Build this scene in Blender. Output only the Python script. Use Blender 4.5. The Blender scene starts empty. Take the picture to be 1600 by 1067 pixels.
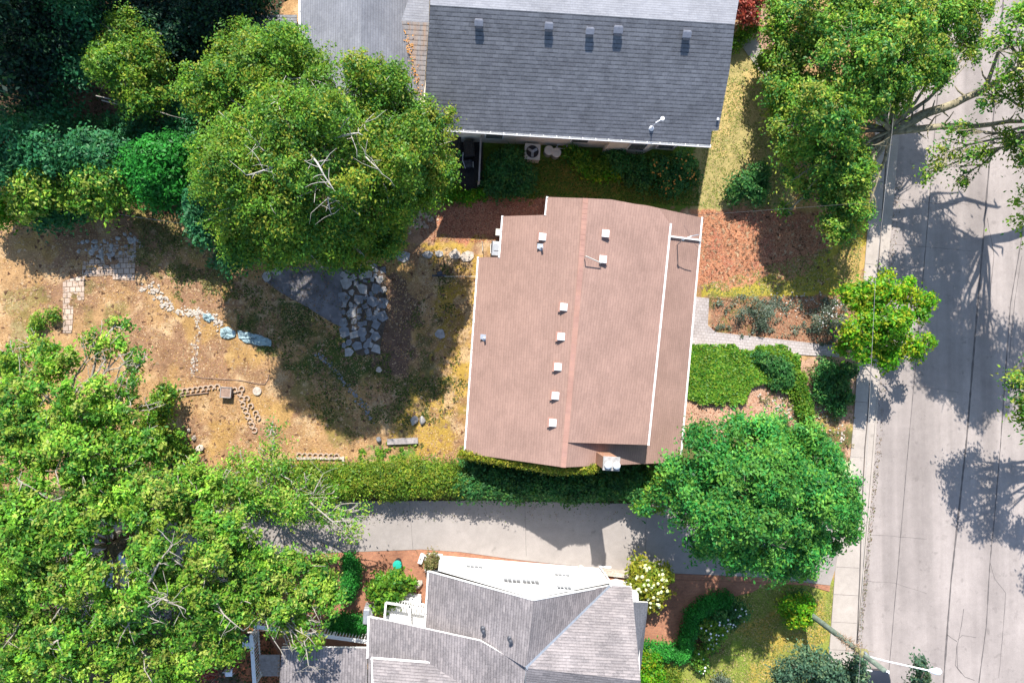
import bpy, bmesh, math, random
import numpy as np
from mathutils import Vector, Matrix
R = math.radians
scene = bpy.context.scene
C = scene.collection

# ---------------------------------------------------------------- camera
F = 1067.0; CX, CY = 800.0, 533.5; NX, NY = 705.0, 562.0; D = 44.5
dn = Vector(((NX-CX)/F, -(NY-CY)/F, -1)).normalized()
Q = dn.rotation_difference(Vector((0, 0, -1)))
cam_d = bpy.data.cameras.new('camera'); cam = bpy.data.objects.new('camera', cam_d); C.objects.link(cam)
cam.location = (0, 0, D); cam.rotation_mode = 'QUATERNION'; cam.rotation_quaternion = Q
cam_d.sensor_width = 36; cam_d.lens = 36*F/1600; cam_d.clip_end = 3000; cam_d.clip_start = .1
scene.camera = cam

# ---------------------------------------------------------------- light
w = bpy.data.worlds.new('World'); scene.world = w; w.use_nodes = True
nt = w.node_tree; bg = nt.nodes['Background']
sky = nt.nodes.new('ShaderNodeTexSky'); sky.sky_type = 'NISHITA'; sky.sun_disc = False
EL = 46.0
sdir = Vector((0.13, -1, 0)).normalized()           # the way shadows fall on the ground
sky.sun_elevation = R(EL)
to_sun = Vector((-sdir.x*math.cos(R(EL)), -sdir.y*math.cos(R(EL)), math.sin(R(EL))))
sky.sun_rotation = math.atan2(to_sun.x, to_sun.y)
sky.air_density = 1; sky.dust_density = .6
nt.links.new(sky.outputs[0], bg.inputs[0]); bg.inputs[1].default_value = .125
sl = bpy.data.lights.new('sun', 'SUN'); sl.energy = 4.6; sl.angle = R(.5); sl.color = (1, .955, .89)
so = bpy.data.objects.new('sun', sl); C.objects.link(so)
so.rotation_mode = 'QUATERNION'; so.rotation_quaternion = to_sun.to_track_quat('Z', 'Y')
scene.view_settings.view_transform = 'Standard'; scene.view_settings.look = 'None'
scene.view_settings.exposure = 1.0; scene.view_settings.gamma = 1
scene.cycles.max_bounces = 6; scene.cycles.transparent_max_bounces = 4

# ---------------------------------------------------------------- helpers
def W(px, py, h=0.0):
    v = Q @ Vector(((px-CX)/F, -(py-CY)/F, -1))
    return Vector((v.x*(D-h)/-v.z, v.y*(D-h)/-v.z, h))
def W2(px, py): p = W(px, py); return (p.x, p.y)

def tag(o, label=None, cat=None, group=None, kind=None):
    if label: o['label'] = label
    if cat: o['category'] = cat
    if group: o['group'] = group
    if kind: o['kind'] = kind
    return o
def thing(name, label, cat, loc=(0, 0, 0), group=None, kind=None):
    o = bpy.data.objects.new(name, None); C.objects.link(o); o.location = loc
    o.empty_display_size = .3
    return tag(o, label, cat, group, kind)

_mats = {}
def newmat(name):
    m = bpy.data.materials.new(name); m.use_nodes = True; _mats[name] = m
    return m, m.node_tree, m.node_tree.nodes['Principled BSDF']
def nn(nt, t, **kw):
    n = nt.nodes.new(t)
    for k, v in kw.items(): setattr(n, k, v)
    return n
def mix(nt, a, b, fac, mode='MIX'):
    n = nt.nodes.new('ShaderNodeMix'); n.data_type = 'RGBA'; n.blend_type = mode
    for sock, val in ((n.inputs[0], fac), (n.inputs[6], a), (n.inputs[7], b)):
        if hasattr(val, 'links'): nt.links.new(val, sock)
        elif isinstance(val, (int, float)): sock.default_value = val
        else: sock.default_value = (*val[:3], 1)
    return n.outputs[2]
def ramp(nt, src, stops):
    n = nt.nodes.new('ShaderNodeValToRGB'); nt.links.new(src, n.inputs[0])
    e = n.color_ramp.elements
    while len(e) < len(stops): e.new(.5)
    for k, (p, c) in enumerate(stops):
        e[k].position = p; e[k].color = (*c, 1) if isinstance(c, tuple) else (c, c, c, 1)
    return n.outputs[0]
def noise(nt, scale, detail=4, rough=.6, coord='Object', vec=None):
    n = nt.nodes.new('ShaderNodeTexNoise'); n.inputs['Scale'].default_value = scale
    n.inputs['Detail'].default_value = detail; n.inputs['Roughness'].default_value = rough
    if vec is None:
        tc = nt.nodes.new('ShaderNodeTexCoord'); vec = tc.outputs[coord]
    nt.links.new(vec, n.inputs['Vector'])
    return n.outputs['Fac']
def bump(nt, bs, src, strength, dist=.05):
    b = nt.nodes.new('ShaderNodeBump'); b.inputs['Strength'].default_value = strength
    b.inputs['Distance'].default_value = dist
    nt.links.new(src, b.inputs['Height']); nt.links.new(b.outputs[0], bs.inputs['Normal'])

def plain(name, col, rough=.7, metal=0, var=.25, scale=6, bmp=.0, spec=.4):
    m, nt, bs = newmat(name)
    f = noise(nt, scale)
    c = ramp(nt, f, [(.3, tuple(x*(1-var) for x in col)), (.7, tuple(min(1, x*(1+var*.6)) for x in col))])
    nt.links.new(c, bs.inputs['Base Color'])
    bs.inputs['Roughness'].default_value = rough; bs.inputs['Metallic'].default_value = metal
    bs.inputs['Specular IOR Level'].default_value = spec
    if bmp: bump(nt, bs, noise(nt, scale*5), bmp)
    return m

def attrmat(name, fine=14, lo=.6, hi=1.3, bmp=.5, rough=.9):
    m, nt, bs = newmat(name)
    a = nt.nodes.new('ShaderNodeAttribute'); a.attribute_name = 'tint'
    f1 = ramp(nt, noise(nt, fine, 6, .75), [(.3, lo), (.7, hi)])
    f2 = ramp(nt, noise(nt, fine*.11, 4, .6), [(.3, .86), (.7, 1.12)])
    c = mix(nt, a.outputs['Color'], f1, 1, 'MULTIPLY'); c = mix(nt, c, f2, 1, 'MULTIPLY')
    nt.links.new(c, bs.inputs['Base Color']); bs.inputs['Roughness'].default_value = rough
    bs.inputs['Specular IOR Level'].default_value = .15
    bump(nt, bs, noise(nt, fine*1.3, 6, .7), bmp, .08)
    return m

def leafmat(name, gloss=.18, trans=.34):
    m, nt, bs = newmat(name)
    a = nt.nodes.new('ShaderNodeAttribute'); a.attribute_name = 'tint'
    nt.links.new(a.outputs['Color'], bs.inputs['Base Color'])
    bs.inputs['Roughness'].default_value = .45; bs.inputs['Specular IOR Level'].default_value = gloss
    tr = nt.nodes.new('ShaderNodeBsdfTranslucent')
    c = mix(nt, a.outputs['Color'], (1.25, 1.25, .5), 1, 'MULTIPLY'); nt.links.new(c, tr.inputs[0])
    ms = nt.nodes.new('ShaderNodeMixShader'); ms.inputs[0].default_value = trans
    nt.links.new(bs.outputs[0], ms.inputs[1]); nt.links.new(tr.outputs[0], ms.inputs[2])
    nt.links.new(ms.outputs[0], nt.nodes['Material Output'].inputs[0])
    return m

def shingle(name, c1, c2, c3, bw, rh, gap=.012, gapcol=(.03, .03, .03), patch=.25, off=.5, streak=None, bmp=.6, rough=.9, course=None):
    """courses of asphalt tabs on UVs measured in metres"""
    m, nt, bs = newmat(name)
    tc = nt.nodes.new('ShaderNodeTexCoord')
    dn = noise(nt, 3, 3, .6, vec=tc.outputs['UV'])
    vm = nn(nt, 'ShaderNodeVectorMath', operation='MULTIPLY_ADD')
    nv = nt.nodes.new('ShaderNodeTexNoise'); nv.inputs['Scale'].default_value = 2.2; nt.links.new(tc.outputs['UV'], nv.inputs['Vector'])
    nt.links.new(nv.outputs['Color'], vm.inputs[0]); vm.inputs[1].default_value = (.03, .03, 0); nt.links.new(tc.outputs['UV'], vm.inputs[2])
    def bt(seedoff, a, b):
        br = nt.nodes.new('ShaderNodeTexBrick'); br.offset = off; br.squash = 1
        nt.links.new(vm.outputs[0], br.inputs['Vector'])
        br.inputs['Scale'].default_value = 1; br.inputs['Brick Width'].default_value = bw
        br.inputs['Row Height'].default_value = rh; br.inputs['Mortar Size'].default_value = gap
        br.inputs['Mortar Smooth'].default_value = .4; br.inputs['Bias'].default_value = seedoff
        br.inputs['Color1'].default_value = (*a, 1); br.inputs['Color2'].default_value = (*b, 1)
        br.inputs['Mortar'].default_value = (*gapcol, 1)
        return br
    b1 = bt(0, c1, c2)
    f = ramp(nt, noise(nt, 9, 5, .8, vec=tc.outputs['UV']), [(.42, 0.0), (.62, 1.0)])
    col = mix(nt, b1.outputs['Color'], c3, f); 
    nt.nodes[-1].inputs[0].default_value = .5
    # keep joints: mix third colour only partly
    g = nn(nt, 'ShaderNodeMath', operation='MULTIPLY'); nt.links.new(f, g.inputs[0]); g.inputs[1].default_value = .45
    col = mix(nt, b1.outputs['Color'], c3, g.outputs[0])
    if course:
        sx = nt.nodes.new('ShaderNodeSeparateXYZ'); nt.links.new(vm.outputs[0], sx.inputs[0])
        dv = nn(nt, 'ShaderNodeMath', operation='DIVIDE'); nt.links.new(sx.outputs[1], dv.inputs[0]); dv.inputs[1].default_value = rh
        fr = nn(nt, 'ShaderNodeMath', operation='FRACT'); nt.links.new(dv.outputs[0], fr.inputs[0])
        cl = ramp(nt, fr.outputs[0], [(0, course[0]), (course[1], course[0]), (course[1]+.12, 1.0), (.93, 1.06), (1, course[0])])
        brk = ramp(nt, noise(nt, 3.5, 3, .7, vec=tc.outputs['UV']), [(.35, .35), (.6, 1.0)])
        col = mix(nt, col, mix(nt, col, cl, 1, 'MULTIPLY'), brk)
    pt = ramp(nt, noise(nt, .55, 4, .65, vec=tc.outputs['UV']), [(.3, 1-patch), (.7, 1+patch*.7)])
    col = mix(nt, col, pt, 1, 'MULTIPLY')
    gr = ramp(nt, noise(nt, 60, 3, .8, vec=tc.outputs['UV']), [(.3, .75), (.7, 1.25)])
    col = mix(nt, col, gr, 1, 'MULTIPLY')
    if streak:
        mp = nt.nodes.new('ShaderNodeMapping'); mp.inputs['Scale'].default_value = (3.5, .35, 1); nt.links.new(tc.outputs['UV'], mp.inputs[0])
        sf = ramp(nt, noise(nt, 1, 4, .7, vec=mp.outputs[0]), [(.45, 0.0), (.75, .55)])
        col = mix(nt, col, streak, sf)
    nt.links.new(col, bs.inputs['Base Color']); bs.inputs['Roughness'].default_value = rough
    bs.inputs['Specular IOR Level'].default_value = .25
    inv = nn(nt, 'ShaderNodeMath', operation='SUBTRACT'); inv.inputs[0].default_value = 1; nt.links.new(b1.outputs['Fac'], inv.inputs[1])
    bump(nt, bs, inv.outputs[0], bmp, .02)
    return m

class MB:
    def __init__(s): s.v = []; s.f = []; s.uv = []; s.t = []
    def poly(s, pts, uv=None):
        i = len(s.v); s.v += [tuple(p) for p in pts]; s.f.append(tuple(range(i, i+len(pts)))); s.uv.append(uv)
    def box(s, c, size, rz=0, rot=None):
        hx, hy, hz = size[0]/2, size[1]/2, size[2]/2
        M = rot if rot else Matrix.Rotation(rz, 3, 'Z')
        i = len(s.v); c = Vector(c)
        for x, y, z in ((-1,-1,-1),(1,-1,-1),(1,1,-1),(-1,1,-1),(-1,-1,1),(1,-1,1),(1,1,1),(-1,1,1)):
            s.v.append(tuple(c + M @ Vector((x*hx, y*hy, z*hz))))
        for f in ((0,3,2,1),(4,5,6,7),(0,1,5,4),(1,2,6,5),(2,3,7,6),(3,0,4,7)):
            s.f.append(tuple(i+k for k in f)); s.uv.append(None)
    def beam(s, p, q, wd, ht):
        p, q = Vector(p), Vector(q); d = q-p; L = d.length
        M = d.to_track_quat('X', 'Z').to_matrix()
        s.box((p+q)/2, (L, wd, ht), rot=M)
    def tube(s, pts, rad, n=8, cap=True):
        pts = [Vector(p) for p in pts]
        if not hasattr(rad, '__len__'): rad = [rad]*len(pts)
        rings = []; up = Vector((.13, .27, .95))
        for k, p in enumerate(pts):
            d = (pts[min(k+1, len(pts)-1)] - pts[max(k-1, 0)]).normalized()
            a = d.cross(up); 
            if a.length < .05: a = d.cross(Vector((1, 0, 0)))
            a.normalize(); b = d.cross(a)
            i = len(s.v)
            for j in range(n):
                t = 2*math.pi*j/n; s.v.append(tuple(p + (a*math.cos(t)+b*math.sin(t))*rad[k]))
            rings.append(i)
        for r0, r1 in zip(rings, rings[1:]):
            for j in range(n):
                s.f.append((r0+j, r0+(j+1) % n, r1+(j+1) % n, r1+j)); s.uv.append(None)
        if cap:
            s.f.append(tuple(rings[0]+j for j in range(n))[::-1]); s.uv.append(None)
            s.f.append(tuple(rings[-1]+j for j in range(n))); s.uv.append(None)
    def lathe(s, c, prof, n=16):
        c = Vector(c); rings = []
        for r, z in prof:
            i = len(s.v); rings.append(i)
            for j in range(n):
                t = 2*math.pi*j/n; s.v.append((c.x+r*math.cos(t), c.y+r*math.sin(t), c.z+z))
        for r0, r1 in zip(rings, rings[1:]):
            for j in range(n): s.f.append((r0+j, r0+(j+1) % n, r1+(j+1) % n, r1+j)); s.uv.append(None)
        s.f.append(tuple(rings[0]+j for j in range(n))[::-1]); s.uv.append(None)
        s.f.append(tuple(rings[-1]+j for j in range(n))); s.uv.append(None)
    def prism(s, pts2, z0, z1):
        n = len(pts2); a = sum(pts2[k][0]*pts2[(k+1) % n][1]-pts2[(k+1) % n][0]*pts2[k][1] for k in range(n))
        if a < 0: pts2 = pts2[::-1]
        s.poly([(x, y, z1) for x, y in pts2]); s.poly([(x, y, z0) for x, y in pts2[::-1]])
        for k in range(n):
            (x0, y0), (x1, y1) = pts2[k], pts2[(k+1) % n]
            s.poly([(x0, y0, z0), (x1, y1, z0), (x1, y1, z1), (x0, y0, z1)])
    def rock(s, c, size, seed=0, rz=0):
        rng = random.Random(seed); bm = bmesh.new(); bmesh.ops.create_icosphere(bm, subdivisions=2, radius=1)
        ph = [(Vector((rng.uniform(-1, 1), rng.uniform(-1, 1), rng.uniform(-1, 1))).normalized(), rng.uniform(.55, .95)) for _ in range(9)]
        M = Matrix.Rotation(rz, 3, 'Z'); i = len(s.v)
        for v in bm.verts:
            p = v.co.copy()
            for d, t in ph:
                e = p.dot(d)-t
                if e > 0: p -= d*e
            s.v.append(tuple(Vector(c) + M @ Vector((p.x*size[0], p.y*size[1], p.z*size[2]))))
        for f in bm.faces: s.f.append(tuple(i+v.index for v in f.verts)); s.uv.append(None)
        bm.free()
    def build(s, name, mat, parent=None, smooth=False, autouv=False, bevel=0):
        me = bpy.data.meshes.new(name)
        org = Vector((0, 0, 0))
        if parent is not None: org = parent_loc(parent)
        elif s.v:
            a = np.array(s.v); org = Vector(((a[:, 0].min()+a[:, 0].max())/2, (a[:, 1].min()+a[:, 1].max())/2, a[:, 2].min()))
        me.from_pydata([tuple(Vector(v)-org) for v in s.v], [], s.f)
        me.materials.append(_mats[mat] if isinstance(mat, str) else mat)
        if any(u is not None for u in s.uv) or autouv:
            ul = me.uv_layers.new(name='UVMap')
            for pi, p in enumerate(me.polygons):
                u = s.uv[pi]
                for k, li in enumerate(p.loop_indices):
                    if u: ul.data[li].uv = u[k]
                    else:
                        co = Vector(s.v[me.loops[li].vertex_index]); n = p.normal
                        if abs(n.z) > .95: ul.data[li].uv = (co.x, co.y)
                        else:
                            e = Vector((0, 0, 1)).cross(n).normalized(); ul.data[li].uv = (co.dot(e), co.z)
        if smooth:
            for p in me.polygons: p.use_smooth = True
        me.update()
        o = bpy.data.objects.new(name, me); C.objects.link(o)
        if parent is not None: o.parent = parent
        else: o.location = org
        if bevel:
            bv = o.modifiers.new('bevel', 'BEVEL'); bv.width = bevel; bv.segments = 2; bv.limit_method = 'ANGLE'
        return o
def parent_loc(p):
    l = Vector(p.location)
    while p.parent: p = p.parent; l = l + Vector(p.location)
    return l

def colmesh(name, V, Fc, tint, mat, parent=None, quad=True, org=None):
    """numpy mesh with a per-point colour attribute; faces all of one size"""
    V = np.asarray(V, np.float32); Fc = np.asarray(Fc, np.int32)
    if org is None: org = np.array(parent_loc(parent)) if parent is not None else np.zeros(3)
    me = bpy.data.meshes.new(name); k = Fc.shape[1]
    me.vertices.add(len(V)); me.vertices.foreach_set('co', (V-np.array(org, np.float32)).astype(np.float32).ravel())
    me.loops.add(Fc.size); me.loops.foreach_set('vertex_index', Fc.ravel())
    me.polygons.add(len(Fc)); me.polygons.foreach_set('loop_start', np.arange(0, Fc.size, k, dtype=np.int32))
    me.polygons.foreach_set('loop_total', np.full(len(Fc), k, np.int32))
    at = me.attributes.new('tint', 'FLOAT_COLOR', 'POINT')
    c4 = np.ones((len(V), 4), np.float32); c4[:, :3] = tint; at.data.foreach_set('color', c4.ravel())
    me.materials.append(_mats[mat]); me.update(calc_edges=True); me.validate()
    o = bpy.data.objects.new(name, me); C.objects.link(o)
    if parent is not None: o.parent = parent
    else: o.location = tuple(org)
    return o

def vnoise(x, y, s, seed=0, octv=4, pers=.55):
    out = np.zeros_like(x, dtype=float); amp = 1; tot = 0
    for o in range(octv):
        rng = np.random.default_rng(seed*31+o); g = rng.random((257, 257))
        u = x/s*(2**o)+1000.3; v = y/s*(2**o)+1000.7
        iu = np.floor(u).astype(int); iv = np.floor(v).astype(int); fu = u-iu; fv = v-iv
        fu = fu*fu*(3-2*fu); fv = fv*fv*(3-2*fv)
        a = g[iu % 256, iv % 256]; b = g[(iu+1) % 256, iv % 256]; c = g[iu % 256, (iv+1) % 256]; d = g[(iu+1) % 256, (iv+1) % 256]
        out += amp*((a*(1-fu)+b*fu)*(1-fv)+(c*(1-fu)+d*fu)*fv); tot += amp; amp *= pers
    return out/tot
def inpoly(x, y, poly):
    ins = np.zeros(x.shape, bool); n = len(poly)
    for k in range(n):
        x0, y0 = poly[k]; x1, y1 = poly[(k+1) % n]
        if y0 == y1: continue
        c = ((y0 > y) != (y1 > y)) & (x < (x1-x0)*(y-y0)/(y1-y0)+x0)
        ins ^= c
    return ins
def WP(pts): return [W2(*p) for p in pts]

# ---------------------------------------------------------------- materials
attrmat('soil', 11, .55, 1.35, .6)
leafmat('leaf'); leafmat('leaf_matt', .15, .2)
attrmat('litter', 3, .8, 1.1, .0)
shingle('shingle_brown', (.315, .198, .158), (.275, .172, .138), (.345, .23, .185), .38, .17, .006, (.25, .155, .125), .14, bmp=.25, course=(.84, .12))
shingle('shingle_ridge', (.36, .20, .15), (.32, .18, .145), (.36, .22, .18), .25, .3, .002, (.30, .17, .13), .2, bmp=.1)
shingle('shingle_grey_shaded', (.175, .18, .20), (.12, .124, .142), (.235, .24, .255), .30, .215, .006, (.11, .115, .13), .22, bmp=.5, course=(.36, .15))  # darker copy for the roof slope turned away from the sun
shingle('shingle_pale_sunlit', (.215, .22, .245), (.175, .18, .205), (.26, .265, .285), .3, .17, .006, (.15, .15, .16), .18, bmp=.3, course=(.75, .12))  # pale grey of the wing, also the sunlit copy for the main north slope
shingle('shingle_weathered', (.25, .235, .235), (.205, .19, .195), (.30, .29, .28), .32, .27, .006, (.16, .15, .15), .2, bmp=.8, streak=(.4, .22, .1), course=(.35, .13))
shingle('shingle_taupe', (.25, .222, .222), (.15, .135, .14), (.34, .31, .305), .42, .17, .006, (.15, .135, .14), .2, bmp=.4, course=(.55, .14))
shingle('shingle_slate', (.13, .135, .155), (.10, .105, .12), (.17, .17, .19), .3, .14, .01, (.06, .06, .07), .2, bmp=.4)
shingle('brick_paving', (.36, .15, .085), (.26, .105, .065), (.42, .23, .13), .22, .11, .008, (.22, .15, .1), .3, bmp=.3)
shingle('brick_wall', (.36, .15, .08), (.28, .11, .06), (.45, .25, .12), .22, .08, .012, (.4, .33, .27), .2, bmp=.4)
shingle('paver', (.50, .40, .33), (.40, .31, .25), (.38, .25, .16), .34, .34, .025, (.13, .09, .06), .3, bmp=.8)
shingle('path_block', (.40, .36, .35), (.34, .30, .29), (.44, .38, .34), .25, .2, .014, (.2, .17, .15), .25, bmp=.4)
plain('white_trim', (.78, .77, .75), .5, var=.08)
plain('white_stucco', (.70, .69, .67), .8, var=.05, scale=3, bmp=.1)
plain('cream_wall', (.82, .72, .58), .8, var=.1, scale=2)
plain('brown_wall', (.26, .16, .11), .8, var=.2, scale=4)
plain('galv', (.45, .47, .5), .4, .6, .2, 8)
plain('white_metal', (.8, .8, .82), .35, 0, .05)
plain('vent_white', (.66, .64, .63), .5, 0, .1)
plain('dark_vent', (.06, .065, .08), .5, .1, .3)
plain('vent_grey', (.22, .23, .27), .5, .2, .2)
plain('black_plastic', (.02, .022, .026), .4, 0, .4, 5)
plain('grey_plastic', (.28, .28, .29), .45, 0, .2)
plain('teal_plastic', (.02, .36, .27), .4, 0, .1)
plain('cream_metal', (.58, .55, .48), .5, 0, .12)
plain('blade', (.03, .03, .035), .4, .3, .2)
plain('glass', (.10, .11, .12), .08, 0, .2, 2, spec=.8)
plain('car_dark', (.03, .034, .045), .22, .4, .1, 2, spec=.8)
plain('car_silver', (.45, .48, .52), .25, .5, .08, 2, spec=.8)
plain('rubber', (.02, .02, .02), .8, 0, .3)
plain('stone_grey', (.36, .34, .32), .9, 0, .35, 5, .5)
plain('stone_slate', (.21, .215, .225), .85, 0, .35, 3, .5)
plain('stone_pale', (.48, .41, .34), .9, 0, .4, 7, .5)
plain('stone_edge', (.46, .34, .25), .9, 0, .3, 8, .5)
plain('timber', (.30, .20, .15), .85, 0, .35, 5, .5)
plain('timber_grey', (.34, .30, .28), .85, 0, .3, 5, .4)
plain('bark', (.16, .125, .095), .9, 0, .5, 5, .8)
plain('bark_pale', (.36, .32, .27), .85, 0, .35, 7, .5)
plain('bark_maple', (.21, .175, .145), .9, 0, .5, 4, .8)
plain('bark_limb', (.30, .26, .17), .9, 0, .5, 4, .8)
plain('bark_birch', (.50, .46, .40), .8, 0, .3, 9, .3)
plain('soil_dark', (.10, .075, .055), .95, 0, .5, 6, .8)
plain('pole_wood', (.17, .21, .165), .85, 0, .35, 4, .5)
plain('twig_dry', (.34, .23, .15), .9, 0, .4, 9)
plain('nest_moss', (.30, .27, .12), .95, 0, .5, 12, .8)
plain('cable', (.32, .31, .30), .5, 0, .1)
plain('cable_dark', (.05, .05, .05), .6, 0, .1)
plain('tarp_teal', (.26, .36, .38), .6, 0, .6, 5, .4)
plain('terracotta', (.40, .17, .10), .8, 0, .25)
plain('joint', (.12, .105, .10), .95, 0, .3, 3)

def concrete(name, col, v=.12, big=.25, streaks=True, wear=False):
    m, nt, bs = newmat(name)
    f1 = ramp(nt, noise(nt, big, 5, .6), [(.3, 1-v), (.7, 1+v*.7)])
    f2 = ramp(nt, noise(nt, 22, 5, .8), [(.3, .86), (.7, 1.12)])
    f3 = ramp(nt, noise(nt, 2.3, 4, .7), [(.35, .93), (.7, 1.05)])
    c = mix(nt, col, f1, 1, 'MULTIPLY'); c = mix(nt, c, f2, 1, 'MULTIPLY'); c = mix(nt, c, f3, 1, 'MULTIPLY')
    if streaks:
        tc = nt.nodes.new('ShaderNodeTexCoord'); mp = nt.nodes.new('ShaderNodeMapping')
        mp.inputs['Rotation'].default_value = (0, 0, R(5)); mp.inputs['Scale'].default_value = (1.6, .08, 1)
        nt.links.new(tc.outputs['Object'], mp.inputs[0])
        f4 = ramp(nt, noise(nt, 1, 4, .7, vec=mp.outputs[0]), [(.3, .92), (.7, 1.06)])
        c = mix(nt, c, f4, 1, 'MULTIPLY')
    sp = ramp(nt, noise(nt, 1.7, 3, .5), [(.66, 1.0), (.74, .80)]); c = mix(nt, c, sp, 1, 'MULTIPLY')
    if wear:
        tc = nt.nodes.new('ShaderNodeTexCoord'); mp = nt.nodes.new('ShaderNodeMapping')
        mp.inputs['Rotation'].default_value = (0, 0, R(5)); mp.inputs['Scale'].default_value = (.75, .03, 1)
        nt.links.new(tc.outputs['Object'], mp.inputs[0])
        c = mix(nt, c, ramp(nt, noise(nt, 1, 2, .5, vec=mp.outputs[0]), [(.35, .84), (.62, 1.08)]), 1, 'MULTIPLY')
        c = mix(nt, c, ramp(nt, noise(nt, .9, 6, .75), [(.60, 1.0), (.63, .86), (.70, .90)]), 1, 'MULTIPLY')
    nt.links.new(c, bs.inputs['Base Color']); bs.inputs['Roughness'].default_value = .9
    bs.inputs['Specular IOR Level'].default_value = .2
    bump(nt, bs, noise(nt, 40, 4, .8), .25, .02)
    return m
concrete('road_concrete', (.318, .276, .254), .14, wear=True)
concrete('drive_concrete', (.30, .268, .245), .1, .5, False)
concrete('walk_concrete', (.40, .35, .305), .1, .6, False)
concrete('slab_dark', (.17, .16, .165), .45, 1.2, False)

# ================================================================ GROUND
kerb = [(1470, -700), (1440, -240), (1417, 60), (1399, 283), (1385, 440), (1370, 655), (1366, 720), (1349, 906), (1339, 1010), (1330, 1110), (1290, 1600)]
road_in = WP(kerb)
def axis(lo, hi, step, far):
    return np.concatenate([[-far, -far/2, -far/4, -100, lo-8], np.arange(lo, hi, step), [hi+8, 100, far/4, far/2, far]])
gx = axis(-40, 44, .15, 900); gy = axis(-27, 30, .15, 900)
X, Y = np.meshgrid(gx, gy, indexing='ij')
def srgb(r, g, b, k=.70):
    f = lambda c: ((c/255+.055)/1.055)**2.4 if c/255 > .04045 else c/255/12.92
    return np.array([f(r), f(g), f(b)])*k
dx = (vnoise(X, Y, 1.1, 5)-.5)*2.0; dy = (vnoise(X, Y, 1.1, 6)-.5)*2.0
n1 = vnoise(X, Y, 3.2, 1); n2 = vnoise(X, Y, .8, 2); n3 = vnoise(X, Y, .3, 3, 2)
col = np.zeros(X.shape+(3,)); 
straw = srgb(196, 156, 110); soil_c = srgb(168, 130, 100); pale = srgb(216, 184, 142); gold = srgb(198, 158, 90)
def lerp(a, b, t): return a*(1-t[..., None])+b*t[..., None]
def sst(x, a, b): t = np.clip((x-a)/(b-a), 0, 1); return t*t*(3-2*t)
base = lerp(np.broadcast_to(straw, col.shape), np.broadcast_to(soil_c, col.shape), sst(n1, .45, .62))
base = lerp(base, np.broadcast_to(pale, col.shape), sst(n2, .55, .72)*.8)
base = lerp(base, np.broadcast_to(gold, col.shape), sst(vnoise(X, Y, 1.7, 9), .56, .7)*.6)
col[:] = base
def paint(poly, c, amt=1.0, wob=1.0, noisy=None, thr=(.4, .6), soft=0):
    P = WP(poly); m = inpoly(X+dx*wob, Y+dy*wob, P).astype(float)*amt
    if noisy is not None: m *= sst(vnoise(X, Y, noisy, int(abs(poly[0][0]))+7), *thr)
    col[:] = lerp(col, np.broadcast_to(c, col.shape), m)
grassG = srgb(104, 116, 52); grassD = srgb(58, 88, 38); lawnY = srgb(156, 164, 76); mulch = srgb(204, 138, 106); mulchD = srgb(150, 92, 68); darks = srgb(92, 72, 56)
# far: everything outside the plots reads as rough lawn
far = (X < -34) | (X > 40) | (Y > 25) | (Y < -24); col[far] = srgb(110, 125, 60)
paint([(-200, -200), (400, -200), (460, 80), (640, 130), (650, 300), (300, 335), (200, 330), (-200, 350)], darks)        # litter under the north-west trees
paint([(100, 120), (200, 150), (180, 270), (60, 290), (60, 200)], srgb(150, 118, 100), .8)
paint([(200, 325), (330, 330), (340, 400), (270, 450), (200, 400)], srgb(150, 140, 78), .8, noisy=.8, thr=(.42, .58))
paint([(280, 400), (380, 400), (370, 480), (310, 470)], grassG, .7, noisy=.8, thr=(.45, .6))
paint([(380, 440), (460, 470), (560, 520), (620, 580), (560, 600), (430, 560), (370, 520)], grassD, .9, noisy=1.6, thr=(.36, .52))
paint([(450, 540), (700, 560), (740, 640), (640, 720), (520, 700), (470, 620)], grassG, .5, noisy=1.3, thr=(.45, .6))
paint([(650, 560), (700, 420), (720, 480), (700, 620), (640, 660), (600, 620)], grassD, .7, noisy=1.1, thr=(.4, .55))
paint([(660, 378), (770, 378), (745, 500), (720, 700), (600, 740), (620, 640), (690, 560)], srgb(200, 165, 72), .85, noisy=1.0, thr=(.4, .58))
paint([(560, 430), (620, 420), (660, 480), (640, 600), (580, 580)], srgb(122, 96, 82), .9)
paint([(0, 460), (130, 440), (200, 480), (140, 560), (0, 560)], grassG, .5, noisy=1.2, thr=(.5, .6))
paint([(560, 690), (640, 690), (640, 730), (560, 730)], srgb(90, 150, 60), .8, noisy=.7, thr=(.45, .6))
paint([(620, 300), (870, 300), (870, 400), (775, 378), (650, 378)], mulch)
paint([(620, 300), (700, 300), (680, 378), (640, 378)], srgb(190, 150, 118))
paint([(716, 395), (745, 400), (730, 600), (722, 700), (700, 640), (720, 520)], pale, .8, noisy=.9, thr=(.4, .55))
# north garden strip
paint([(700, 200), (1095, 215), (1095, 325), (700, 305)], srgb(110, 138, 50), 1)
paint([(860, 250), (1020, 250), (1020, 305), (860, 305)], srgb(160, 135, 60), .9, noisy=.8)
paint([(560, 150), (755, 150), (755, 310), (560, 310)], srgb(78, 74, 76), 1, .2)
paint([(1090, 60), (1260, 60), (1240, 330), (1085, 330)], srgb(186, 170, 112), 1, .6)
paint([(1110, 120), (1230, 100), (1200, 250), (1110, 250)], srgb(212, 184, 122), .9, noisy=.9)
paint([(1150, 40), (1240, -20), (1225, 120), (1180, 100)], srgb(190, 150, 130), 1, .5)
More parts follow.
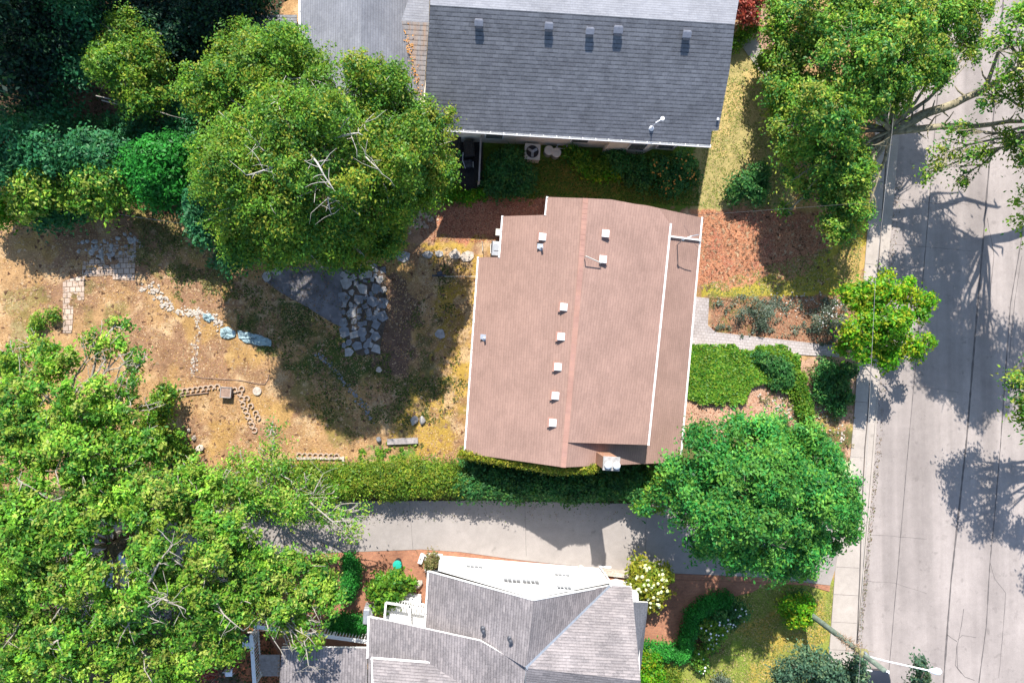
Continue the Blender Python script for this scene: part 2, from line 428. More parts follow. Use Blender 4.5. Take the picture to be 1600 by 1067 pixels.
# street side
paint([(1085, 326), (1320, 330), (1300, 400), (1260, 430), (1085, 452)], srgb(208, 146, 108), 1, .7)
paint([(1110, 335), (1260, 340), (1230, 420), (1100, 440)], srgb(192, 124, 98), .9, noisy=.9)
paint([(1260, 430), (1300, 380), (1360, 320), (1350, 450), (1310, 470), (1100, 470), (1100, 450)], srgb(190, 172, 72), 1, .6)
paint([(1300, 400), (1352, 380), (1350, 440), (1310, 450)], srgb(205, 170, 105), 1, .5)
paint([(1110, 462), (1330, 460), (1320, 545), (1110, 520)], srgb(170, 132, 104), 1, .5)
paint([(1110, 455), (1200, 455), (1200, 520), (1112, 520)], srgb(120, 118, 62), .8, noisy=.6)
paint([(1060, 615), (1110, 630), (1190, 600), (1250, 560), (1340, 560), (1330, 720), (1280, 720), (1060, 690)], srgb(208, 168, 140), 1, .4)
paint([(1255, 640), (1330, 640), (1325, 760), (1270, 760)], srgb(190, 170, 90), .9, noisy=.6)
paint([(1060, 680), (1330, 680), (1325, 800), (1060, 790)], srgb(96, 104, 60), .9)
# hedge strip and south lots
paint([(200, 730), (1060, 722), (1060, 795), (200, 800)], srgb(92, 84, 52), 1, .3)
paint([(-200, 760), (430, 770), (560, 860), (560, 1000), (430, 1200), (-200, 1200)], srgb(110, 96, 78), 1)
paint([(100, 780), (560, 790), (560, 870), (120, 1010), (60, 900)], srgb(150, 140, 135), 1, .6)
paint([(360, 900), (580, 890), (580, 1000), (440, 1100), (340, 1040)], srgb(190, 120, 84), 1, .3)
paint([(1000, 1010), (1080, 930), (1130, 905), (1306, 905), (1290, 1300), (1000, 1300)], lawnY, 1, .3)
paint([(1150, 980), (1310, 920), (1290, 1067), (1180, 1080)], srgb(204, 172, 84), .9, noisy=1.0, thr=(.38, .6))
paint([(1130, 1000), (1200, 1000), (1180, 1050), (1110, 1060)], srgb(132, 158, 58), .8, noisy=.9)
paint([(1060, 910), (1150, 905), (1130, 1020), (1040, 1040)], srgb(120, 88, 66), 1, .4)
v = (1+.16*(n3-.5)*2)[..., None]*(1+.25*(n2-.5))[..., None]; col = np.clip(col*v, .004, .9)
Z = .10*(n1-.5)*2*.6 + .05*(n3-.5)
# dip under the road and the paved sheets
kx = np.interp(-Y.ravel(), [-p[1] for p in road_in], [p[0] for p in road_in]).reshape(X.shape)
Z = np.clip(Z, -.05, .05) - .05
Z = np.where(X > kx-.6, -.5, Z)
nxg, nyg = len(gx), len(gy)
V = np.stack([X, Y, Z], -1).reshape(-1, 3)
ii = (np.arange(nxg-1)[:, None]*nyg+np.arange(nyg-1)[None, :])
Fq = np.stack([ii, ii+nyg, ii+nyg+1, ii+1], -1).reshape(-1, 4)
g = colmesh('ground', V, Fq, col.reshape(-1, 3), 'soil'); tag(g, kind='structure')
for p in g.data.polygons: pass
def gcol(px, py): pass

def sheet(name, poly, z, mat, thick=.1, kind='structure', uvrot=0):
    P = WP(poly); mb = MB(); mb.prism(P, z-thick, z)
    if uvrot:
        ca, sa = math.cos(uvrot), math.sin(uvrot)
        mb.uv[0] = [(v[0]*ca+v[1]*sa, -v[0]*sa+v[1]*ca) for v in mb.v[:len(P)]]
    o = mb.build(name, mat, autouv=True)
    return tag(o, kind=kind)

ROADZ = -.12
mb = MB(); P = WP(kerb); far_r = [(90, P[-1][1]-300), (90, P[0][1]+300)]
P2 = [(P[0][0]+20, P[0][1]+300)] + P + [(P[-1][0]-20, P[-1][1]-300)] + far_r
mb.prism(P2, ROADZ-.2, ROADZ); tag(mb.build('road', 'road_concrete'), kind='structure')
walk_l = [(1425, -700), (1395, -240), (1378, 60), (1362, 283), (1349, 440), (1334, 655), (1330, 700), (1319, 800), (1305, 890), (1297, 1000), (1288, 1110), (1245, 1600)]
joint = [(1450, -700), (1418, -240), (1398, 60), (1382, 283), (1370, 440), (1355, 655), (1351, 700), (1346, 800), (1343, 906), (1338.4, 1006), (1328, 1110), (1288, 1600)]
mb = MB(); mb.prism(WP(walk_l + joint[::-1]), -.4, .02); tag(mb.build('sidewalk', 'walk_concrete'), kind='structure')
mb = MB(); mb.prism(WP([(x+1.1, y) for x, y in joint] + kerb[::-1]), -.4, .012); tag(mb.build('kerb', 'walk_concrete'), kind='structure')

def ribbon(mb, pts, wd, z, jit=.25, seed=0, conv=True):
    rng = random.Random(seed); P = []
    Q2 = [Vector(W2(*p)) for p in pts] if conv else [Vector(p) for p in pts]
    for a, b in zip(Q2, Q2[1:]):
        n = max(1, int((b-a).length/.35))
        for k in range(n): P.append(a+(b-a)*k/n)
    P.append(Q2[-1]); L = []; Rr = []
    off = 0
    for k, p in enumerate(P):
        d = (P[min(k+1, len(P)-1)]-P[max(0, k-1)]).normalized(); nrm = Vector((-d.y, d.x))
        off += rng.uniform(-1, 1)*jit*.05; off *= .9
        ww = wd*rng.uniform(.6, 1.4)/2
        c = p+nrm*off; L.append(c+nrm*ww); Rr.append(c-nrm*ww)
    for k in range(len(P)-1):
        mb.poly([(Rr[k].x, Rr[k].y, z), (Rr[k+1].x, Rr[k+1].y, z), (L[k+1].x, L[k+1].y, z), (L[k].x, L[k].y, z)])
mb = MB()
for pts, wd in (([(1490, -150), (1452, 340), (1421, 700), (1390, 1054), (1380, 1200)], .05), ([(1575, -60), (1541, 340), (1526, 520), (1514, 664), (1511, 700), (1488, 906), (1476, 1067), (1465, 1200)], .12),
                ([(1640, -60), (1598, 374), (1581, 475), (1572, 600), (1565, 700), (1557, 800), (1549, 880), (1543, 980), (1530, 1080)], .07)):
    ribbon(mb, pts, wd, ROADZ+.004, .1, len(pts))
for k, (pts, wd) in enumerate([([(1549, 880), (1556, 905), (1573, 927), (1568, 990), (1562, 1060)], .03), ([(1508, 952), (1503, 985), (1497, 1010), (1498, 1045), (1510, 1058), (1525, 1063)], .04),
        ([(1482, 993), (1497, 1003)], .04), ([(1498, 1000), (1505, 993), (1527, 996)], .03), ([(1352, 835), (1400, 838), (1450, 843)], .022), ([(1345, 908), (1400, 912), (1450, 928)], .018),
        ([(1520, 725), (1552, 727)], .025), ([(1497, 1010), (1495, 1040), (1505, 1052)], .04), ([(1545, 340), (1556, 400), (1550, 470)], .035), ([(1599, 400), (1588, 470), (1580, 560)], .03), ([(1350, 380), (1420, 384), (1520, 392)], .018),
        ([(1380, 600), (1440, 604), (1500, 612)], .015), ([(1400, 310), (1460, 316), (1520, 318)], .015)]):
    ribbon(mb, pts, wd, ROADZ+.004, .5, k)
tag(mb.build('road_cracks', 'joint'), kind='structure')
mb = MB()
wl = lambda y: np.interp(y, [p[1] for p in walk_l], [p[0] for p in walk_l]); jl = lambda y: np.interp(y, [p[1] for p in joint], [p[0] for p in joint])
for y in list(range(-60, 1150, 43)): ribbon(mb, [(wl(y)+.5, y-1), (jl(y)-1.5, y+1)], .02, .0245, .05, y+100)
ribbon(mb, [(x-.4, y) for x, y in joint[1:-1]], .05, .0248, .05, 3)
tag(mb.build('sidewalk_joints', 'joint'), kind='structure')

# driveway, brick paving, paths
sheet('driveway', [(120, 812), (330, 800), (480, 783), (760, 782), (1000, 787), (1200, 790), (1322, 800), (1305, 889), (1297, 914), (1270, 911), (1200, 902), (1000, 893), (860, 880), (800, 873), (720, 862), (660, 858), (520, 863), (430, 872), (300, 905), (140, 930)], .004, 'drive_concrete')
sheet('brick_border', [(650, 858.5), (660, 858.5), (720, 862.5), (800, 873.5), (860, 880.5), (1000, 893.5), (1200, 902.5), (1270, 911.5), (1297, 914.5), (1296, 924), (1262, 914), (1200, 910), (1000, 903), (860, 892), (780, 884), (690, 872), (655, 868)], .012, 'brick_paving')
sheet('brick_patio', [(470, 867), (520, 863.5), (649, 859), (654, 868.5), (689, 872.5), (680, 1000), (600, 1010), (440, 1030), (400, 960), (440, 900)], .008, 'brick_paving', uvrot=R(8))
sheet('brick_walk', [(930, 898.5), (1000, 903.5), (1200, 910.5), (1175, 925), (1110, 940), (1085, 975), (1080, 1012), (930, 1010)], .008, 'brick_paving', uvrot=R(4))
sheet('front_path', [(1070, 462), (1108, 466), (1106, 508), (1118, 519), (1200, 528), (1313, 541), (1311, 558), (1200, 551), (1120, 541), (1060, 538)], .006, 'path_block', uvrot=R(-6))
sheet('brick_apron', [(1150, 60), (1180, 60), (1225, 130), (1215, 150)], .004, 'drive_concrete')
sheet('paver_patio', [(130, 392), (160, 383), (212, 380), (210, 438), (176, 437), (176, 430), (132, 432), (131, 468), (115, 470), (112, 520), (98, 520), (98, 440), (128, 430)], -.014, 'paver', uvrot=R(3))
mb = MB()
for s_, (a, b) in enumerate([((820, 786), (822, 868)), ((1010, 790), (1008, 893)), ((640, 785), (645, 858))]): ribbon(mb, [a, b], .018, .0085, .1, s_)
tag(mb.build('driveway_joints', 'joint'), kind='structure')

# ================================================================ ground litter and dry grass (nobody could count it)
def groundz(x, y):
    k1 = (vnoise(x, y, 3.2, 1)-.5)*.12; k3 = .05*(vnoise(x, y, .3, 3, 2)-.5)
    return np.clip(k1+k3, -.05, .05)-.05
def scatter(name, polys, n, size, colors, seed, upright=.5, kind='stuff', zoff=.0, mask=None, dens=None):
    rng = np.random.default_rng(seed); allx = []; ally = []
    for poly, share in polys:
        P = np.array(WP(poly)); lo = P.min(0); hi = P.max(0); m = int(n*share)
        x = rng.uniform(lo[0], hi[0], m*3); y = rng.uniform(lo[1], hi[1], m*3)
        k = inpoly(x, y, [tuple(p) for p in P]); x = x[k][:m]; y = y[k][:m]
        if dens: t = vnoise(x, y, dens[0], seed+3); kk = rng.random(len(x)) < sst(t, dens[1], dens[2]); x = x[kk]; y = y[kk]
        allx.append(x); ally.append(y)
    x = np.concatenate(allx); y = np.concatenate(ally); N = len(x)
    z = groundz(x, y)+zoff
    a = rng.uniform(0, 6.283, N); s = size*rng.uniform(.5, 1.5, N); h = s*upright*rng.uniform(.3, 1.3, N); wd = s*rng.uniform(.25, .5, N)
    ca, sa = np.cos(a), np.sin(a)
    p0 = np.stack([x-sa*wd, y+ca*wd, z], -1); p1 = np.stack([x+sa*wd, y-ca*wd, z+.004], -1); p2 = np.stack([x+ca*s, y+sa*s, z+h], -1)
    V = np.stack([p0, p1, p2], 1).reshape(-1, 3); Fc = np.arange(3*N).reshape(-1, 3)
    cc = np.array(colors)[rng.integers(0, len(colors), N)]*rng.uniform(.7, 1.3, (N, 1)); cc = np.repeat(cc, 3, 0)
    return tag(colmesh(name, V, Fc, cc, 'leaf_matt'), kind=kind)
yard = [(0, 345), (300, 345), (390, 420), (560, 420), (700, 385), (745, 400), (722, 740), (560, 745), (300, 760), (0, 600)]
scatter('dry_grass', [(yard, 1)], 60000, .07, [straw, pale, soil_c, gold, srgb(230, 195, 150), srgb(178, 128, 92)], 11, .3, dens=(1.2, .2, .6))
scatter('green_grass', [([(380, 430), (620, 560), (740, 600), (660, 700), (520, 690), (440, 560), (370, 520)], .5), ([(200, 330), (330, 340), (380, 480), (280, 470), (200, 400)], .3), ([(600, 560), (700, 400), (722, 560), (640, 700)], .2)], 22000, .10,
        [grassG, grassD, srgb(120, 130, 60), srgb(150, 135, 80)], 12, .6, dens=(1.0, .48, .68))
scatter('lawn_grass', [([(1075, 1000), (1140, 912), (1303, 916), (1290, 1090), (1050, 1090)], .55), ([(1105, 110), (1235, 80), (1240, 330), (1092, 325)], .3), ([(1100, 445), (1300, 385), (1350, 345), (1340, 450), (1110, 466)], .15)], 42000, .08,
        [lawnY, srgb(150, 155, 80), srgb(200, 180, 125), srgb(120, 138, 62)], 13, .5, dens=(.8, .25, .55))
scatter('leaf_litter', [([(640, 308), (860, 312), (860, 380), (660, 378)], .25), ([(1092, 328), (1310, 332), (1290, 400), (1092, 450)], .35), ([(1112, 464), (1330, 462), (1318, 540), (1112, 518)], .2), ([(1062, 625), (1330, 600), (1325, 720), (1062, 690)], .2)], 26000, .075,
        [mulch, mulchD, srgb(222, 160, 122), srgb(150, 95, 72), srgb(200, 165, 135)], 14, .3)
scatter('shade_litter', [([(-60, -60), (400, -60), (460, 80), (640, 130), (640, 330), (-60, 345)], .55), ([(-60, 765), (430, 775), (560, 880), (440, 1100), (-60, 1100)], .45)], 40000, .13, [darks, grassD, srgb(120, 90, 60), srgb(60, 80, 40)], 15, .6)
scatter('kerb_litter', [([(1366, 720), (1385, 440), (1399, 283), (1412, 283), (1396, 440), (1378, 720)], .5), ([(1349, 906), (1366, 720), (1376, 720), (1357, 906)], .3), ([(1339, 1010), (1349, 906), (1357, 906), (1348, 1010)], .2)], 1500, .06, [srgb(150, 120, 80), srgb(110, 120, 60), darks], 21, .3, zoff=-.03)
scatter('driveway_litter', [([(440, 790), (1000, 792), (1000, 815), (440, 815)], .6), ([(440, 812), (600, 815), (520, 862), (440, 868)], .4)], 900, .05, [srgb(150, 120, 80), srgb(120, 140, 60), darks], 22, .3, zoff=.09)
scatter('patio_litter', [([(410, 420), (550, 410), (605, 420), (600, 550), (540, 520), (430, 460)], 1)], 2600, .06, [srgb(170, 130, 95), darks, grassG, srgb(140, 110, 90)], 23, .3, zoff=.11, dens=(.7, .35, .65))
scatter('fallen_twigs', [(yard, .75), ([(1092, 328), (1310, 332), (1290, 450), (1092, 450)], .25)], 2600, .2, [srgb(120, 88, 66), srgb(150, 118, 92), srgb(200, 170, 135)], 24, .12)
scatter('side_grass', [([(860, 245), (1092, 250), (1092, 322), (755, 305), (755, 270)], 1)], 14000, .1, [srgb(110, 140, 50), srgb(80, 120, 44), srgb(150, 140, 66)], 16, .7)

# ================================================================ plants
PAL = {
 'birch': [(.12, .25, .022), (.18, .30, .025), (.045, .15, .025), (.27, .30, .035), (.13, .28, .03), (.08, .20, .03)],
 'lime': [(.19, .38, .035), (.13, .32, .03), (.29, .42, .05), (.06, .19, .03), (.30, .36, .07), (.09, .25, .03)],
 'maple': [(.13, .30, .04), (.10, .30, .045), (.04, .23, .045), (.07, .30, .055), (.02, .13, .03), (.15, .33, .05), (.045, .25, .06), (.09, .27, .05)],
 'bright': [(.09, .30, .01), (.14, .34, .015), (.06, .23, .012), (.30, .36, .02)],
 'streetmaple': [(.14, .31, .035), (.23, .37, .04), (.07, .22, .035), (.33, .37, .06), (.05, .17, .035)],
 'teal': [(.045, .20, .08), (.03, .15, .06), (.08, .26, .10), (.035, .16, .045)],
 'conifer': [(.01, .04, .026), (.014, .055, .03), (.008, .03, .022), (.03, .09, .03)],
 'cedar': [(.12, .23, .02), (.17, .27, .025), (.08, .17, .02), (.24, .27, .03)],
 'dark_shaded': [(.04, .16, .04), (.06, .20, .05), (.035, .12, .035), (.10, .21, .045)],  # dark shrub greens, also used to colour shade into hedge and bushes
 'box': [(.03, .22, .03), (.045, .28, .035), (.025, .16, .025)],
 'gold': [(.22, .26, .02), (.30, .30, .025), (.14, .21, .02), (.34, .30, .04)],
 'red': [(.32, .05, .04), (.40, .09, .06), (.22, .03, .03), (.35, .14, .10)],
 'greygreen': [(.13, .17, .13), (.10, .14, .09), (.18, .22, .17)],
 'bluegreen': [(.07, .15, .09), (.10, .18, .11), (.05, .11, .07), (.13, .2, .1)],
 'ivy': [(.10, .25, .02), (.14, .28, .025), (.20, .30, .03), (.05, .17, .02)],
 'drygreen': [(.20, .19, .07), (.14, .16, .05), (.26, .2, .1)],
}
def leafcloud(name, lobes, leaf, pal, seed, parent, dens=1.0, clump=.42, flat=.55, mat='leaf', shell=(.55, 1.05), perclump=38, up=.8, skirt=-.35, spread=.75, streak=.45):
    """lobes: (centre, (rx, ry, rz)); clumps of leaves over and inside every lobe"""
    rng = np.random.default_rng(seed); P = []; Nn = []; Cc = []; S = []
    pal = np.array(PAL[pal])
    allc = np.array([tuple(c) for c, r in lobes]); cen = allc.mean(0)
    for c, r in lobes:
        rx, ry, rz = r; area = 4*math.pi*((rx*ry)**.8+(rx*rz)**.8+(ry*rz)**.8)/3
        M = max(5, int(area*dens/(clump*clump*2.2)))
        u = rng.normal(size=(M*3, 3)); u /= np.linalg.norm(u, axis=1)[:, None]; u = u[u[:, 2] > skirt][:M]
        rad = rng.uniform(shell[0], shell[1], len(u))**.7
        cc = np.array(c) + u*rad[:, None]*np.array([rx, ry, rz])
        cc += rng.normal(size=cc.shape)*.12*np.array([rx, ry, rz*.6])
        tone = rng.uniform(.72, 1.25, len(u))*rng.uniform(.84, 1.16); ci = np.where(rng.random(len(u)) < .35, rng.integers(0, len(pal)), rng.integers(0, len(pal), len(u)))
        for j in range(len(u)):
            m = max(4, int(perclump*rng.uniform(.5, 1.4))); cr = clump*rng.uniform(.6, 1.35)
            out = u[j]*np.array([1, 1, .5])
            q = rng.normal(size=(m, 3))*np.array([cr, cr, cr*flat])*spread + out*(rng.normal(size=(m, 1))*cr*streak)
            nrm = np.array([0, 0, up]) + out*.55 + rng.normal(size=(m, 3))*.5
            P.append(cc[j]+q-np.array([0, 0, .12])*(q[:, :2]**2).sum(1)[:, None]/cr/cr); Nn.append(nrm)
            k = np.where(rng.random(m) < .6, ci[j], rng.integers(0, len(pal), m))
            Cc.append(pal[k]*tone[j]*rng.uniform(.75, 1.25, (m, 1))); S.append(leaf*rng.uniform(.6, 1.4, m))
    P = np.concatenate(P); Nn = np.concatenate(Nn); Cc = np.concatenate(Cc); S = np.concatenate(S)
    keep = P[:, 2] > .02; P, Nn, Cc, S = P[keep], Nn[keep], Cc[keep], S[keep]
    Nn /= np.linalg.norm(Nn, axis=1)[:, None]; N = len(P)
    t = rng.normal(size=(N, 3)); t -= (t*Nn).sum(1)[:, None]*Nn; t /= np.linalg.norm(t, axis=1)[:, None]; b = np.cross(Nn, t)
    s = S[:, None]
    v0 = P-t*s*.65; v1 = P+b*s*.36+Nn*s*.12; v2 = P+t*s*.85-Nn*s*.12; v3 = P-b*s*.36+Nn*s*.12
    V = np.stack([v0, v1, v2, v3], 1).reshape(-1, 3); Fc = np.arange(4*N).reshape(-1, 4)
    return colmesh(name, V, Fc, np.repeat(Cc, 4, 0), mat, parent)

def bend(a, b, n, amp, rng, sag=0):
    a, b = Vector(a), Vector(b); d = b-a; out = []
    o = Vector((0, 0, 0))
    for k in range(n+1):
        t = k/n
        if 0 < k < n: o = o*.6+Vector((rng.uniform(-1, 1), rng.uniform(-1, 1), rng.uniform(-.6, .6)))*amp*d.length
        env = math.sin(math.pi*t)
        out.append(a+d*t+o*env+Vector((0, 0, sag*env*d.length)))
    return out
def L(px, py, h, r, flat=.7):
    r = r*.88 if r > .8 else r
    return (W(px, py, h), (r, r, r*flat))
def tree(name, label, base, lobes, pal, seed, leaf=.16, bark='bark', r0=.28, dens=1.0, clump=.42, perclump=38, group=None, cat='tree', twigs=5, twig_out=.9, fork=None, limbs=True, twig_r=.03, extra=None, nsat=4, **kw):
    rng = random.Random(seed); b = Vector(base); b.z = -.1
    t = thing(name, label, cat, (b.x, b.y, 0), group)
    cen = sum((Vector(l[0]) for l in lobes), Vector())/len(lobes)
    ztop = max(l[0].z for l in lobes)
    fk = Vector(fork) if fork else Vector((b.x*.6+cen.x*.4, b.y*.6+cen.y*.4, ztop*.38))
    mb = MB(); mb.tube(bend(b, fk, 5, .03, rng), [r0*1.35, r0*1.05, r0*.95, r0*.9, r0*.85, r0*.8], 10)
    mb.build('trunk', bark, t, smooth=True)
    if limbs:
        mb = MB()
        for c, r in lobes:
            c = Vector(c); d = (c-fk).length; rr = min(r0*.55, r0*(.18+.06*d/2))
            pts = bend(fk, c+Vector((0, 0, r[2]*.3)), 5, .05, rng, .06); mb.tube(pts, [rr*(1-.14*k) for k in range(6)], 7)
            for k in range(twigs):
                a = rng.uniform(0, 6.283); e = rng.uniform(-.1, 1.0)
                dv = Vector((math.cos(a)*r[0], math.sin(a)*r[1], e*r[2]))*twig_out*rng.uniform(.7, 1.15)
                st = pts[rng.choice((3, 4, 5))]; q = bend(st, c+dv, 4, .08, rng)
                mb.tube(q, [twig_r*1.5, twig_r*1.2, twig_r, twig_r*.7, twig_r*.4], 5)
                for m in range(2):
                    s0 = q[rng.choice((2, 3))]; e0 = s0+Vector((rng.uniform(-1, 1), rng.uniform(-1, 1), rng.uniform(-.2, .6)))*r[0]*.4
                    mb.tube(bend(s0, e0, 2, .1, rng), [twig_r*.7, twig_r*.5, twig_r*.25], 4)
        if extra:
            for pts, rr in extra: 
                pp = [W(*p) for p in pts]; full = []
                for u, v2 in zip(pp, pp[1:]): full += bend(u, v2, 3, .03, rng)[:-1]
                full.append(pp[-1]); n = len(full)
                mb.tube(full, [rr*(1-.75*k/(n-1)) for k in range(n)], 7)
                for k in range(2, n):
                    for m in range(2):
                        e0 = full[k]+Vector((rng.uniform(-1, 1), rng.uniform(-1, 1), rng.uniform(-.1, .5)))*rng.uniform(.5, 1.3)
                        mb.tube(bend(full[k], e0, 3, .1, rng), [rr*.3, rr*.22, rr*.16, rr*.08], 4)
        mb.build('limbs', bark, t, smooth=True)
    leafcloud('crown', satellites(lobes, seed, nsat), leaf, pal, seed, t, dens, clump, perclump=perclump, **kw)
    return t
def satellites(lobes, seed, n=4, k=.5):
    rng = random.Random(seed*7+1); out = []
    for c, r in lobes:
        out.append((c, (r[0]*.86, r[1]*.86, r[2]*.9)))
        if r[0] < .9: continue
        for j in range(n):
            a = rng.uniform(0, 6.283); e = rng.uniform(-.15, .9); q = math.sqrt(max(0, 1-e*e))*rng.uniform(.6, .92); s = r[0]*k*rng.uniform(.65, 1.2)
            out.append((Vector((c[0]+math.cos(a)*q*r[0], c[1]+math.sin(a)*q*r[1], c[2]+e*r[2]*1.25)), (s, s, s*.75)))
    return out
def shrub(name, label, lobes, pal, seed, leaf=.1, dens=1.2, clump=.22, perclump=26, cat='shrub', group=None, bark='bark', flowers=None, mat='leaf', **kw):
    rng = random.Random(seed); cen = sum((Vector(l[0]) for l in lobes), Vector())/len(lobes)
    t = thing(name, label, cat, (cen.x, cen.y, 0), group)
    mb = MB()
    for c, r in lobes:
        for k in range(3):
            mb.tube(bend((c[0]+rng.uniform(-.1, .1), c[1]+rng.uniform(-.1, .1), -.08), (c[0]+rng.uniform(-.6, .6)*r[0], c[1]+rng.uniform(-.6, .6)*r[1], c[2]+r[2]*.4), 3, .05, rng), [.035, .03, .02, .012], 5)
    mb.build('stems', bark, t)
    leafcloud('foliage', lobes, leaf, pal, seed, t, dens, clump, perclump=perclump, mat=mat, **kw)
    if flowers:
        fm, n, sz = flowers; mb = MB()
        for k in range(n):
            c, r = lobes[rng.randrange(len(lobes))]; a = rng.uniform(0, 6.28); u = rng.random()**.5
            x, y = math.cos(a)*u*r[0], math.sin(a)*u*r[1]; zz = c[2]+r[2]*math.sqrt(max(.1, 1-u*u))+.08
            mb.rock((c[0]+x, c[1]+y, zz), (sz*rng.uniform(.7, 1.2),)*2+(sz*.7,), rng.random())
        mb.build('flower_heads', fm, t)
    return t
def line_lobes(pts, h, r, rz, step=.7, jit=.1, seed=0):
    rng = random.Random(seed); P = [W(*p, h) for p in pts]; out = []
    for a, b in zip(P, P[1:]):
        n = max(1, int((b-a).length/step))
        for k in range(n):
            c = a+(b-a)*(k+.5)/n; out.append((c+Vector((rng.uniform(-jit, jit), rng.uniform(-jit, jit), rng.uniform(-jit, jit)))*1, (r*rng.uniform(.9, 1.12), r*rng.uniform(.9, 1.12), rz)))
    return out
plain('flower_cream', (.62, .66, .36), .8, 0, .15, 8)
plain('flower_white', (.78, .78, .76), .8, 0, .1, 8)
plain('flower_orange', (.62, .28, .05), .8, 0, .2, 8)
# ================================================================ BUILDINGS
class Plane:
    def __init__(s, a, b, c):
        A, B, Cc = [W(*p) if not isinstance(p, Vector) else p for p in (a, b, c)]
        n = (B-A).cross(Cc-A).normalized(); s.n = n if n.z > 0 else -n; s.p = A
    def at(s, px, py):
        o = Vector((0, 0, D)); v = Q @ Vector(((px-CX)/F, -(py-CY)/F, -1))
        return o + v*((s.p-o).dot(s.n)/v.dot(s.n))
    def z(s, x, y): return s.p.z - (s.n.x*(x-s.p.x)+s.n.y*(y-s.p.y))/s.n.z
def ccw(pts):
    a = sum(pts[k][0]*pts[(k+1) % len(pts)][1]-pts[(k+1) % len(pts)][0]*pts[k][1] for k in range(len(pts)))
    return pts if a > 0 else pts[::-1]
def roof_face(mb, pts):
    pts = ccw(pts); n = Vector((0, 0, 0))
    for k in range(len(pts)): n += (pts[k]-pts[0]).cross(pts[(k+1) % len(pts)]-pts[0])
    n.normalize(); e = Vector((0, 0, 1)).cross(n)
    e = e.normalized() if e.length > .01 else Vector((1, 0, 0)); u = n.cross(e)
    mb.poly(pts, [(p.dot(e), p.dot(u)) for p in pts])
def eaves(faces, th=.2):
    """soffit and fascia under a set of roof faces"""
    mb = MB(); cnt = {}
    key = lambda p: (round(p.x, 2), round(p.y, 2))
    for f in faces:
        f = ccw(f); mb.poly([p-Vector((0, 0, th)) for p in f[::-1]])
        for a, b in zip(f, f[1:]+f[:1]): cnt.setdefault(frozenset((key(a), key(b))), []).append((a, b))
    for k, v in cnt.items():
        if len(v) == 1:
            a, b = v[0]; d = Vector((0, 0, .004)); t = Vector((0, 0, th)); mb.poly([a-t, b-t, b-d, a-d])
    return mb
def roof(parent, faces, mat, name='roof', trim='white_trim'):
    mb = MB(); [roof_face(mb, f) for f in faces]; r = mb.build(name, mat, parent)
    eaves(faces).build('fascia', trim, r); return r
def gutter(parent, p, q, wd=.095):
    p, q = Vector(p), Vector(q); mb = MB(); d = (q-p).normalized(); s = Vector((d.y, -d.x, 0))*wd/2; o = Vector((0, 0, -.03))
    mb.beam(p+o-Vector((0, 0, .05)), q+o-Vector((0, 0, .05)), wd, .02)
    mb.beam(p+s+o, q+s+o, .022, .11); mb.beam(p-s+o, q-s+o, .022, .11)
    n = int((q-p).length/.75)
    for k in range(n+1): c = p+(q-p)*(k/max(1, n)); mb.box(c+o+Vector((0, 0, .055)), (.045, wd+.03, .012), math.atan2(d.y, d.x))
    return mb.build('gutter', 'white_trim', parent)
def onroof(pl, px, py): return pl.at(px, py)
def roof_vent(parent, p, n, rz, mat='vent_white', s=.42):
    """square box vent with a lid, set on the slope"""
    mb = MB(); mb.box(p+Vector((0, 0, .012)), (s*1.35, s*1.35, .016), rz); mb.build('flashing', 'shingle_ridge', parent, autouv=True); mb = MB()
    mb.box(p+Vector((0, 0, .05)), (s*.72, s*.72, .22), rz); mb.box(p+Vector((0, 0, .19)), (s, s, .05), rz); mb.box(p+Vector((0, 0, .225)), (s*.6, s*.6, .02), rz)
    return mb.build('roof_vent', mat, parent, bevel=.012)
def walls(parent, pts, z1, mat, name='wall', z0=-.2):
    mb = MB(); mb.prism(WP(pts) if len(pts[0]) == 2 else [(p[0], p[1]) for p in pts], z0, z1); return mb.build(name, mat, parent)
def rotz(p, q): return math.atan2(q.y-p.y, q.x-p.x)

# ---------------- the brown-roofed house
hb = thing('bungalow', 'house with a wide pinkish brown shingled roof and white gutters, centre of the photo', 'house', W(900, 540, 0))
PLf = Plane((748, 402, 3.0), (727, 708, 3.0), (880, 730, 6.7))
A_bot = PLf.at(880, 730); A_top = PLf.at(908, 408); A_0 = PLf.at(915, 310)
PR = Plane(A_bot, A_top, (1062, 722, 2.7))
PD = Plane(A_bot, A_top, PR.at(1012, 695)+Vector((0, 0, 1.35)))
left = [PLf.at(*p) for p in ((748, 402), (727, 708))] + [A_bot, A_top, A_0] + [PLf.at(*p) for p in ((856, 308), (853, 336), (786, 338), (781, 402))]
right = [A_bot, PR.at(1062, 722), PR.at(1096, 340), PR.at(1010, 321), A_0, A_top]
D0 = PD.at(886, 691); G0 = PD.at(1012, 695); G1 = PD.at(1041, 408)
B1 = PD.at(948, 404); PB = Plane(B1, G1, PD.at(1047, 350)); B0 = PB.at(955, 312); G2 = PB.at(1047, 350); K = PB.at(1030, 326)
up3 = Vector((0, 0, .012))
upper = [[A_top+up3, D0+up3, G0+up3, G1+up3], [A_top+up3, G1+up3, B1+up3], [B1+up3, G1+up3, G2+up3, K+up3, B0+up3], [A_top+up3, B1+up3, B0+up3, A_0+up3]]
rf = roof(hb, [left, right], 'shingle_brown', trim='timber_grey')
du = roof(hb, upper, 'shingle_brown', 'upper_roof', 'timber_grey')
mb = MB()                                            # cheeks under the raised slope
lo = lambda p, d=.05: Vector((p.x, p.y, min(p.z-.2, PR.z(p.x, p.y)-d)))
def inset(p, q, t): return p+(q-p)*t
ctr = (D0+G0+G2+B0)/4
